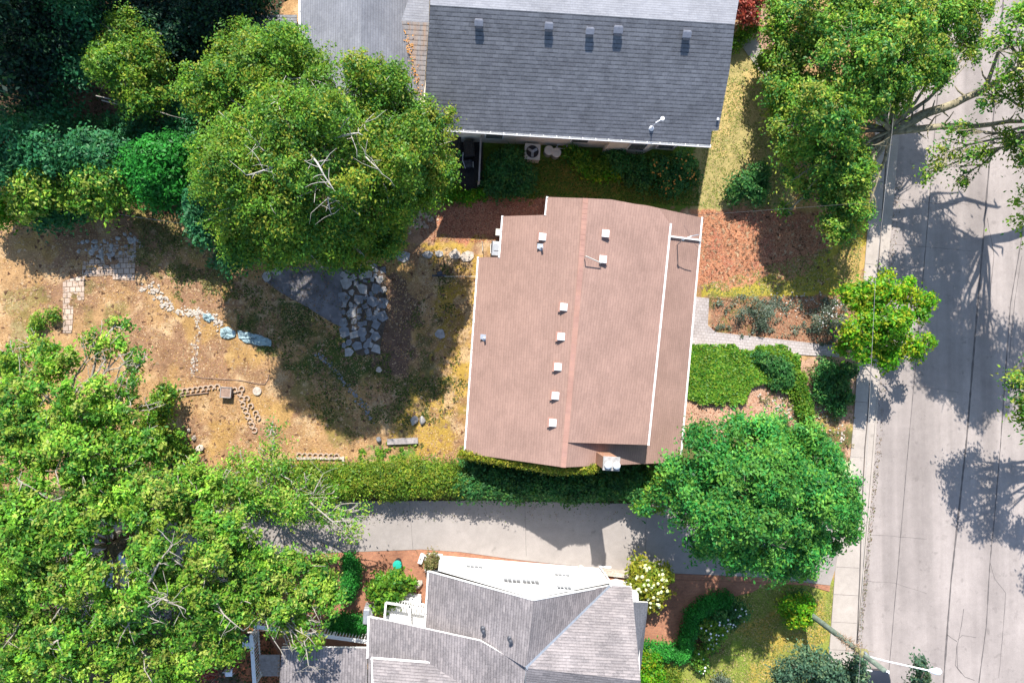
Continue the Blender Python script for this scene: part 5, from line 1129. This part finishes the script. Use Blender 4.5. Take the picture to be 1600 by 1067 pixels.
mb = MB(); mb.box(c+Vector((.5, .45, .85)), (.5, .4, .06), R(-3)); mb.lathe(c+Vector((.5, .45, .88)), [(.12, 0), (.1, .03)], 14); mb.build('side_shelf', 'galv', t)
# raised bed with timber edge by the hydrangea
mb = MB(); mb.prism([ground_of(*q, .7) for q in ((941, 892), (990, 897), (988, 904), (945, 899))], -.1, .7); tag(mb.build('garden_wall', 'stone_pale'), 'low pale stone wall between the white house corner and the cream flowered bush', 'garden wall')
mb = MB(); mb.prism([ground_of(*q, .5) for q in ((948, 903), (990, 907), (990, 917), (955, 916))], -.1, .5); tag(mb.build('raised_bed', 'terracotta'), 'brown raised bed below the low stone wall at the white house corner', 'raised bed')

# backyard
stone_rng = random.Random(21)
def stone_line(pts, n, smin, smax, seed, wob=3):
    rng = random.Random(seed); mb = MB(); P = [Vector((*q, 0)) for q in pts]; Ls = [(b-a).length for a, b in zip(P, P[1:])]; T = sum(Ls)
    for k in range(n):
        d = rng.random()*T; i = 0
        while d > Ls[i]: d -= Ls[i]; i += 1
        q = P[i]+(P[i+1]-P[i])*(d/Ls[i]); s_ = rng.uniform(smin, smax)
        mb.rock(W(q.x+rng.gauss(0, wob), q.y+rng.gauss(0, wob), -.02), (s_, s_*rng.uniform(.6, 1), s_*.5), rng.random(), rng.uniform(0, 3))
    return mb
tag(stone_line([(222, 448), (245, 452), (258, 475), (285, 488), (320, 490), (345, 508)], 230, .04, .12, 31, 4).build('pale_rubble', 'stone_pale'), kind='stuff')
tag(stone_line([(306, 492), (312, 520), (308, 530), (303, 560), (302, 585)], 90, .03, .09, 32, 3).build('white_rubble', 'stone_pale'), kind='stuff')
tag(stone_line([(496, 552), (520, 575), (548, 610), (572, 640), (582, 660)], 110, .03, .09, 33, 2).build('blue_rubble', 'stone_slate'), kind='stuff')
tag(stone_line([(1200, 470), (1260, 480), (1320, 500)], 120, .03, .09, 34, 14).build('bed_gravel', 'stone_pale'), kind='stuff')
tag(stone_line([(1190, 620), (1240, 640), (1300, 660), (1320, 690)], 160, .03, .11, 35, 10).build('border_gravel', 'stone_pale'), kind='stuff')
tag(stone_line([(640, 335), (660, 350), (672, 330)], 60, .05, .18, 36, 9).build('corner_gravel', 'stone_edge'), kind='stuff')
tag(stone_line([(130, 380), (150, 395), (200, 385), (215, 375)], 70, .06, .2, 37, 10).build('broken_paving', 'stone_grey'), kind='stuff')
# voronoi-like crazy paving
def slab(mb, px, py, r, z, rng, n=7, sq=1.0, rot=0, th=.1):
    c = W(px, py, 0); pts = []; ph = rng.uniform(0, 6.28)
    for k in range(n):
        a = ph+2*math.pi*(k+rng.uniform(-.25, .25))/n; rr = r*rng.uniform(.78, 1.1); x, y = math.cos(a)*rr, math.sin(a)*rr*sq
        pts.append((c.x+x*math.cos(rot)-y*math.sin(rot), c.y+x*math.sin(rot)+y*math.cos(rot)))
    mb.prism(pts, z-th, z)
sheet('slate_patio', [(414, 428), (432, 420), (470, 416), (500, 414), (540, 420), (548, 440), (540, 470), (536, 512), (520, 505), (480, 480), (440, 458), (418, 442)], .004, 'slab_dark')
sheet('flagstone_bed', [(534, 414), (603, 416), (603, 500), (592, 552), (560, 556), (534, 520)], .012, 'soil_dark')
rng = random.Random(6); placed = []
cand = [(rng.uniform(536, 600), rng.uniform(416, 550)) for _ in range(2500)]
k = 0
for px, py in cand:
    rr = (rng.choice((9, 7.5, 8)) if len(placed) < 22 else rng.choice((6, 5, 4))); lim = 548+(py-416)*.05
    if py > 500 and px > 590: continue
    if all((px-a)**2+(py-b)**2 > ((rr+c_)*.86)**2 for a, b, c_ in placed):
        placed.append((px, py, rr)); mb = MB(); slab(mb, px, py, rr/24*1.14, .03+rng.uniform(0, .03), rng, rng.choice((4, 5, 6)))
        o = mb.build('flagstone', rng.choice(('stone_slate', 'stone_slate', 'stone_grey')), bevel=.02)
        tag(o, 'irregular grey flagstone of the crazy paving right of the slate patio', 'flagstone', 'flagstones of the crazy paving')
for k, (px, py, r_, sq, lab) in enumerate(((711, 398, .42, .9, 'pale pointed stepping stone, left of the pair below the mulch'), (730, 400, .45, .9, 'pale stepping stone, right of the pair below the mulch'), (686, 397, .3, .7, 'greyish stepping stone half sunk left of the pale pair'),
        (629, 400, .5, .8, 'blue grey flat stone under the right edge of the birch shade'), (668, 398, .35, .8, 'small rounded slate stone nearest the mulch corner'), (417, 432, .3, 1.3, 'pale upright stone at the left tip of the slate patio'), (433, 424, .4, .8, 'rounded stone on the upper left rim of the slate patio'),
        (688, 522, .35, .9, 'pale grey stone in the shade near the brown roof edge'), (592, 578, .2, 1, 'small white square stone in the shaded grass'))):
    mb = MB(); slab(mb, px, py, r_, .05, random.Random(50+k), 7, sq); tag(mb.build('stepping_stone', 'stone_pale' if k in (0, 1, 8) else 'stone_grey', bevel=.02), lab, 'stepping stone')
for k, (px, py, r_, sx, mt_, lab, nm) in enumerate(((402, 611, .27, 1, 'stone_pale', 'round white paving disc right of the square stone cap', 'paving_disc'), (312, 701, .3, 1, 'stone_pale', 'largest of the three white stones by the dead branches', 'boulder'),
        (303, 684, .17, 1, 'stone_pale', 'middle sized of the three white stones by the dead branches', 'boulder'), (295, 672, .13, 1, 'stone_pale', 'smallest of the three white stones by the dead branches', 'boulder'), (647, 658, .38, .7, 'stone_grey', 'grey boulder left of its partner above the long plank', 'boulder'),
        (660, 657, .33, .7, 'stone_grey', 'lighter boulder right of its partner above the long plank', 'boulder'), (592, 686, .25, .7, 'stone_slate', 'dark stone at the left end of the long plank', 'boulder'), (186, 620, .3, .7, 'stone_pale', 'pale rock showing through the leaves in the dry lawn', 'boulder'))):
    if nm == 'paving_disc':
        mb = MB(); mb.lathe(W(px, py, -.05), [(r_, 0), (r_, .08), (r_*.95, .1)], 24)
    else: mb = MB(); mb.rock(W(px, py, .05), (r_, r_*sx, .22), 60+k, .3*k)
    tag(mb.build(nm, mt_), lab, nm.replace('_', ' '))
# square cap
t = thing('stone_pillar', 'square brown stone cap between the two runs of hollow edging blocks', 'pillar', W(353, 613)); c = W(353, 613, .3); c.z = 0
mb = MB(); mb.box(c+Vector((0, 0, .1)), (.62, .62, .4), R(-4)); mb.build('base', 'timber', t); mb = MB(); mb.box(c+Vector((0, 0, .32)), (.70, .70, .06), R(-4)); mb.build('cap', 'timber', t, bevel=.02)
mb = MB()
for s_ in (-1, 1): mb.box(c+Vector((s_*.31, 0, .37)), (.05, .68, .04), R(-4)); mb.box(c+Vector((0, s_*.31, .37)), (.58, .05, .04), R(-4))
mb.build('rim', 'timber_grey', t)
# hollow edging blocks
def edging(px, py, rz):
    mb = MB(); c = Vector((0, 0, 0)); R1, R2 = .19, .115; n = 12
    ring = lambda r, z, sq=1: [(math.cos(a)*r*1.0, math.sin(a)*r*sq, z) for a in np.linspace(-2.7, 2.7, n)]
    o0, o1, i0, i1 = ring(R1, 0), ring(R1, .16), ring(R2, 0), ring(R2, .16)
    for k in range(n-1):
        mb.poly([o0[k], o0[k+1], o1[k+1], o1[k]]); mb.poly([i0[k+1], i0[k], i1[k], i1[k+1]]); mb.poly([o1[k], o1[k+1], i1[k+1], i1[k]])
    mb.poly([o0[0], o1[0], i1[0], i0[0]]); mb.poly([o0[-1], i0[-1], i1[-1], o1[-1]])
    return mb
proto = None
runs = [('hollow ring block in the row left of the square stone cap', 'edging blocks left of the stone cap', [(281+k*8.2, 611.5-k*1.1) for k in range(7)]+[(340, 604)], R(80)),
        ('hollow ring block in the curved row right of the square stone cap', 'edging blocks right of the stone cap', [(367, 609), (375, 614), (378, 623), (380, 632), (384, 641), (387, 649), (391, 657), (394, 664), (398, 672)], R(10)),
        ('loose hollow ring block beside the curved row', 'loose blocks beside the curved row', [(378, 607), (386, 622), (392, 634), (400, 645), (403, 652)], R(60)),
        ('hollow ring block in the short row above the sunlit hedge', 'edging blocks above the hedge', [(468+k*8.3, 711+k*.2) for k in range(8)], R(85))]
for lab, grp, pts, rz in runs:
    for px, py in pts:
        if proto is None: proto = edging(0, 0, 0).build('edging_block', 'stone_edge'); o = proto
        else: o = proto.copy(); C.objects.link(o)
        p = W(px, py); o.location = (p.x, p.y, -.08); o.rotation_euler = (0, 0, rz+stone_rng.uniform(-.3, .3)); tag(o, lab, 'edging block', grp)
mb = MB(); mb.beam(W(605, 690, .1), W(653, 688, .1), .38, .12); tag(mb.build('plank', 'timber_grey', bevel=.01), 'long weathered plank lying near the brown roof corner', 'plank')
mb = MB(); mb.beam(W(463, 716, .02), W(535, 716, .02), .16, .1); mb.beam(W(536, 713, .02), W(537, 726, .02), .16, .1); tag(mb.build('stone_kerb', 'stone_pale', bevel=.02), 'pale stone kerb turning a corner below the short row of ring blocks', 'kerb')
mb = MB(); mb.beam(W(282, 618, .0), W(326, 613, .0), .06, .08); tag(mb.build('edging_board', 'timber'), 'thin dark edging board below the row of ring blocks', 'edging board')
mb = MB(); mb.beam(W(275, 752, .3), W(362, 750, .3), .3, .25); tag(mb.build('timber_beam', 'timber_grey', bevel=.02), 'long grey timber lying along the foot of the board fence', 'timber')
rng = random.Random(8)
mb = MB(); mb.tube([W(x, y, .0) for x, y in ((306, 522), (306, 560), (302, 582), (305, 588), (314, 590), (340, 592), (375, 594), (405, 600), (414, 600), (419, 592), (420, 585))], .022, 6)
tag(mb.build('garden_hose', 'timber'), 'thin brown garden hose curving across the dry lawn', 'hose')
def crumple(name, pts, mat, lab, z=.03, seed=0):
    rng = random.Random(seed); P = WP(pts); cx_ = sum(p[0] for p in P)/len(P); cy_ = sum(p[1] for p in P)/len(P); bm = bmesh.new()
    fine = []
    for (x0, y0), (x1, y1) in zip(P, P[1:]+P[:1]):
        for k in range(3): fine.append((x0+(x1-x0)*k/3+rng.uniform(-.04, .04), y0+(y1-y0)*k/3+rng.uniform(-.04, .04)))
    mb = MB(); lev = [1, .7, .4, .05]; rings = []
    for l in lev:
        rings.append(len(mb.v))
        for x, y in fine: mb.v.append((cx_+(x-cx_)*l, cy_+(y-cy_)*l, z+rng.uniform(0, .10)*(1 if l < 1 else .2)))
    n = len(fine)
    for a, b in zip(rings, rings[1:]):
        for k in range(n): mb.f.append((a+k, a+(k+1) % n, b+(k+1) % n, b+k)); mb.uv.append(None)
    o = mb.build(name, mat); s_ = o.modifiers.new('solid', 'SOLIDIFY'); s_.thickness = .02
    return tag(o, lab, name.replace('_', ' '))
crumple('plastic_sheet', [(318, 490), (330, 491), (335, 498), (327, 503), (319, 499)], 'tarp_teal', 'smallest pale blue plastic sheet at the end of the pebble trail', seed=1)
crumple('plastic_sheet', [(344, 514), (356, 510), (368, 517), (367, 526), (352, 530), (345, 524)], 'tarp_teal', 'middle pale blue plastic sheet, half in the sun beside the shade edge', seed=2)
crumple('plastic_sheet', [(372, 516), (390, 520), (408, 524), (424, 532), (424, 540), (405, 541), (385, 535), (373, 528)], 'tarp_teal', 'largest blue plastic sheet, lying in the birch shade', seed=3)
mb = MB(); c = W(687, 431, .1); mb.beam(c+Vector((-.5, 0, 0)), c+Vector((.4, .03, 0)), .1, .08); mb.box(c+Vector((0, .15, .1)), (.35, .25, .2), .5); tag(mb.build('garden_light', 'dark_vent', bevel=.02), 'small dark garden lamp box at the left end of the string line', 'garden lamp')
mb = MB(); mb.tube([W(694, 432, .12), W(745, 432, .12)], .018, 6); tag(mb.build('string_line', 'cream_metal'), 'pale string line stretched from the lamp box to the house', 'string')
mb = MB(); mb.tube([W(754, 378, .1), W(754, 392, .1)], .02, 6); mb.tube([W(754, 378, .1), W(754, 378, .9)], .02, 6); tag(mb.build('garden_stake', 'cream_metal'), 'thin pale stake left of the barbecue', 'stake')
rng = random.Random(12); mb = MB()
for k in range(2): mb.tube(bend(W(150+k*9, 150+k*7, 4.5), W(292-k*26, 187-k*7, 4.2), 6, .03, rng), [.035, .032, .028, .024, .02, .015, .008], 6)
tag(mb.build('dead_branch', 'bark_pale'), 'long bare white branch lying over the shrubs below the yellow green tree', 'dead branch')
mb = MB(); mb.tube(bend(W(118, 324, 1.4), W(306, 353, 1.4), 8, .004, rng), .016, 5); tag(mb.build('wire_line', 'cable'), 'thin pale wire strung above the top of the dry lawn', 'wire')
# tree stub and crossing curved trunk glimpse
mb = MB(); mb.tube(bend(W(165, 874, 5.2), W(205, 836, 5.8), 5, .05, random.Random(2)), [.16, .3, .36, .36, .34, .3], 10); tag(mb.build('broken_trunk', 'bark'), 'thick broken grey trunk lying across the parked silver car under the trees', 'broken trunk')
mb = MB(); mb.tube(bend(W(92, 968, 4.5), W(122, 942, 5), 5, .05, random.Random(5)), [.12, .26, .3, .3, .28, .24], 10); tag(mb.build('broken_trunk', 'bark_pale'), 'shorter curved grey trunk showing through the lower left leaves', 'broken trunk')

# utility pole, lamp and wires
pb = W(1251, 948, 0); HP = 8.8
pt = W(1382, 1047, HP); top = Vector((pb.x*.35+pt.x*.65, pb.y*.35+pt.y*.65, HP)) if False else pt
t = thing('utility_pole', 'leaning green grey wooden utility pole rising from the ivy bush over the sidewalk', 'utility pole', (pb.x, pb.y, 0))
mb = MB(); mb.tube([pb+(top-pb)*k/6+Vector((0, 0, -.2 if k == 0 else 0)) for k in range(7)], [.19, .18, .175, .165, .155, .145, .135], 14); mb.build('shaft', 'pole_wood', t, smooth=True)
q = pb+(top-pb)*.80
mb = MB(); mb.box(q+Vector((.1, .05, .1)), (.12, .5, .14), R(40)); mb.tube([q, q+Vector((.25, -.1, 0))], .05, 8); mb.build('bracket', 'galv', t)
hd = W(1460, 1048, 8.4); mb = MB(); mb.tube([q, q+(hd-q)*.3+Vector((0, 0, .15)), q+(hd-q)*.9+Vector((0, 0, .1)), hd], .04, 8); mb.build('lamp_arm', 'white_metal', t)
dh = (hd-q); rzl = math.atan2(dh.y, dh.x); mb = MB(); i = 0
M = Matrix.Rotation(rzl, 3, 'Z'); prof = [(-.35, .06, .05), (-.15, .13, .09), (.1, .2, .12), (.3, .19, .12), (.42, .08, .06)]
rings = []
for x, ry, rz_ in prof:
    rings.append(len(mb.v))
    for k in range(14): a = 2*math.pi*k/14; mb.v.append(tuple(hd+M@Vector((x, math.cos(a)*ry, math.sin(a)*rz_))))
for a, b in zip(rings, rings[1:]):
    for k in range(14): mb.f.append((a+k, a+(k+1) % 14, b+(k+1) % 14, b+k)); mb.uv.append(None)
mb.f.append(tuple(rings[0]+k for k in range(14))); mb.f.append(tuple(rings[-1]+k for k in range(14))); mb.uv += [None, None]
mb.build('lamp_head', 'white_metal', t, smooth=True)
rng = random.Random(15); mb = MB(); n1_ = pb+(top-pb)*.5; n2_ = pb+(top-pb)*.76
for k in range(130):
    f_ = rng.random(); c = n1_+(n2_-n1_)*f_; a = rng.uniform(0, 6.28); d = Vector((math.cos(a), math.sin(a), rng.uniform(-.3, .6)))
    mb.tube(bend(c+d*.12, c+d*rng.uniform(.2, .35+.35*f_)+(n2_-n1_)*rng.uniform(-.12, .12), 3, .15, rng), [.022, .018, .012, .006], 4)
tag(mb.build('dead_vine', 'twig_dry'), 'dry brown vine twigs bristling from the middle of the utility pole', 'dead vine')
mb = MB(); mb.rock(pb+(top-pb)*.775+Vector((.05, .05, .1)), (.33, .3, .26), 5); mb.rock(pb+(top-pb)*.74+Vector((-.1, .1, .1)), (.22, .22, .2), 6); tag(mb.build('moss_clump', 'nest_moss'), 'mossy round clump growing on the utility pole below the lamp arm', 'moss clump')
def wire(pts, r, mat, lab, name='overhead_wire'):
    mb = MB(); mb.tube([W(*p) for p in pts], r, 5, False); return tag(mb.build(name, mat), lab, 'wire')
wire([(1339, 1110, 7.0), (1345, 1010, 7.0), (1352, 760, 6.8), (1368, 435, 6.7), (1383, 300, 6.8), (1394, 205, 6.9), (1420, -120, 7.2)], .009, 'cable', 'pale overhead wire running up along the sidewalk across the small bright maple')
wire([(1372, 330, 6.3), (1362, 322, 6.3), (1340, 318, 6.2), (1096, 336, 4.6), (1072, 335, 4.1)], .012, 'cable_dark', 'thin dark service wire from the sidewalk line to the mast on the brown roof')

# parked cars
def car(name, label, loc, rz, paint, L_=4.5, Wd=1.8):
    t = thing(name, label, 'car', loc); t.rotation_euler = (0, 0, rz)
    def loft(secs, nm, mat, par, smooth=True):
        mb = MB(); rings = []
        for x, hw, z0, z1, ft in secs:
            rings.append(len(mb.v)); prof = [(-hw, z0), (-hw, z0+(z1-z0)*.55), (-hw*.97, z0+(z1-z0)*.85), (-hw*ft, z1), (0, z1+.03), (hw*ft, z1), (hw*.97, z0+(z1-z0)*.85), (hw, z0+(z1-z0)*.55), (hw, z0)]
            mb.v += [(x, y, z) for y, z in prof]
        for a, b in zip(rings, rings[1:]):
            for k in range(9): mb.f.append((a+k, a+(k+1) % 9, b+(k+1) % 9, b+k)); mb.uv.append(None)
        mb.f.append(tuple(rings[0]+k for k in range(9))); mb.f.append(tuple(rings[-1]+k for k in range(9))[::-1]); mb.uv += [None]*2
        me = bpy.data.meshes.new(nm); me.from_pydata(mb.v, [], mb.f); me.materials.append(_mats[mat])
        for p in me.polygons: p.use_smooth = smooth
        o = bpy.data.objects.new(nm, me); C.objects.link(o); o.parent = par; m_ = o.modifiers.new('b', 'BEVEL'); m_.width = .03; m_.segments = 2; return o
    h = L_/2; w_ = Wd/2
    loft([(-h, w_*.75, .42, .68, .85), (-h+.12, w_*.92, .3, .82, .85), (-h*.75, w_, .24, .95, .86), (-h*.3, w_, .22, .98, .88), (h*.3, w_, .22, .96, .88), (h*.75, w_*.98, .24, .84, .84), (h-.12, w_*.9, .3, .7, .8), (h, w_*.7, .4, .6, .8)], 'body', paint, t)
    loft([(-h*.82, w_*.72, .88, .96, .85), (-h*.5, w_*.80, .9, 1.36, .8), (-h*.2, w_*.82, .9, 1.42, .8), (h*.12, w_*.82, .9, 1.40, .8), (h*.48, w_*.74, .88, .94, .85)], 'windows', 'glass', t)
    loft([(-h*.5, w_*.64, 1.36, 1.40, .9), (-h*.2, w_*.68, 1.40, 1.455, .9), (h*.10, w_*.66, 1.38, 1.44, .9)], 'roof', paint, t)
    def put(nm, mat, f):
        mb = MB(); f(mb); me = bpy.data.meshes.new(nm); me.from_pydata(mb.v, [], mb.f); me.materials.append(_mats[mat]); o = bpy.data.objects.new(nm, me); C.objects.link(o); o.parent = t; return o
    for sx in (-.62, .6):
        for sy in (-1, 1):
            wh = put('wheel', 'rubber', lambda mb: mb.tube([(h*sx, sy*(w_-.2), .32), (h*sx, sy*(w_+.01), .32)], .32, 20))
            me = bpy.data.meshes.new('rim'); m2 = MB(); m2.tube([(h*sx, sy*(w_-.02), .32), (h*sx, sy*(w_+.02), .32)], .2, 16); me.from_pydata(m2.v, [], m2.f); me.materials.append(_mats['galv']); r_ = bpy.data.objects.new('rim', me); C.objects.link(r_); r_.parent = wh
    for sy in (-1, 1):
        put('headlight', 'white_metal', lambda mb: mb.box((h-.1, sy*w_*.68, .62), (.2, .34, .12)))
        put('tail_light', 'flower_orange', lambda mb: mb.box((-h+.08, sy*w_*.72, .76), (.14, .3, .13)))
        put('mirror', paint, lambda mb: mb.box((h*.32, sy*(w_+.1), .98), (.14, .22, .13)))
    return t
cp = W(1362, 1094, 0); car('parked_car', 'dark blue black car parked at the road edge, just entering the bottom of the photo', (cp.x, cp.y, ROADZ), R(86), 'car_dark')
cp = W(215, 868, 0); car('parked_car', 'silver car glimpsed through a gap in the light green trees', (cp.x, cp.y, .004), R(60), 'car_silver')
# lower left corner furniture
t = thing('gas_grill', 'barbecue with a black and silver hood on the brick, left of the white trellis', 'grill', W(388, 1000)); c = W(388, 1003, 1.0); c.z = 0
mb = MB(); mb.box(c+Vector((0, 0, .45)), (.7, .6, .8)); mb.build('cabinet', 'cream_metal', t, bevel=.03); mb = MB(); mb.box(c+Vector((0, .25, .95)), (.7, .55, .25)); mb.build('hood', 'car_dark', t, bevel=.1); mb = MB(); mb.box(c+Vector((0, -.2, .9)), (.75, .4, .06)); mb.build('shelf', 'white_metal', t)
t = thing('garden_chair', 'white garden chair on the brick beside the red flowering bush', 'chair', W(357, 1050)); c = W(357, 1051, .45); c.z = 0
mb = MB(); mb.box(c+Vector((0, 0, .43)), (.45, .45, .04)); mb.build('seat', 'white_metal', t, bevel=.02); mb = MB(); mb.box(c+Vector((0, .22, .68)), (.45, .04, .42)); mb.build('backrest', 'white_metal', t, bevel=.015)
for sx in (-1, 1):
    for sy in (-1, 1): mb = MB(); mb.tube([c+Vector((sx*.2, sy*.2, 0)), c+Vector((sx*.19, sy*.19, .42))], .02, 6); mb.build('leg', 'white_metal', t)
t = thing('timber_steps', 'dark timber steps with pale slats between the grill and the garage roof', 'steps', W(420, 1035))
for k in range(5):
    mb = MB(); mb.box(W(421, 1026+k*6.5, .9-k*.17), (1.25, .28, .06), R(-2)); mb.build('tread', 'timber_grey', t)
mb = MB(); mb.beam(W(407, 1024, .8), W(406, 1054, .1), .06, .2); mb.beam(W(436, 1026, .8), W(435, 1055, .1), .06, .2); mb.build('stringer', 'timber', t)
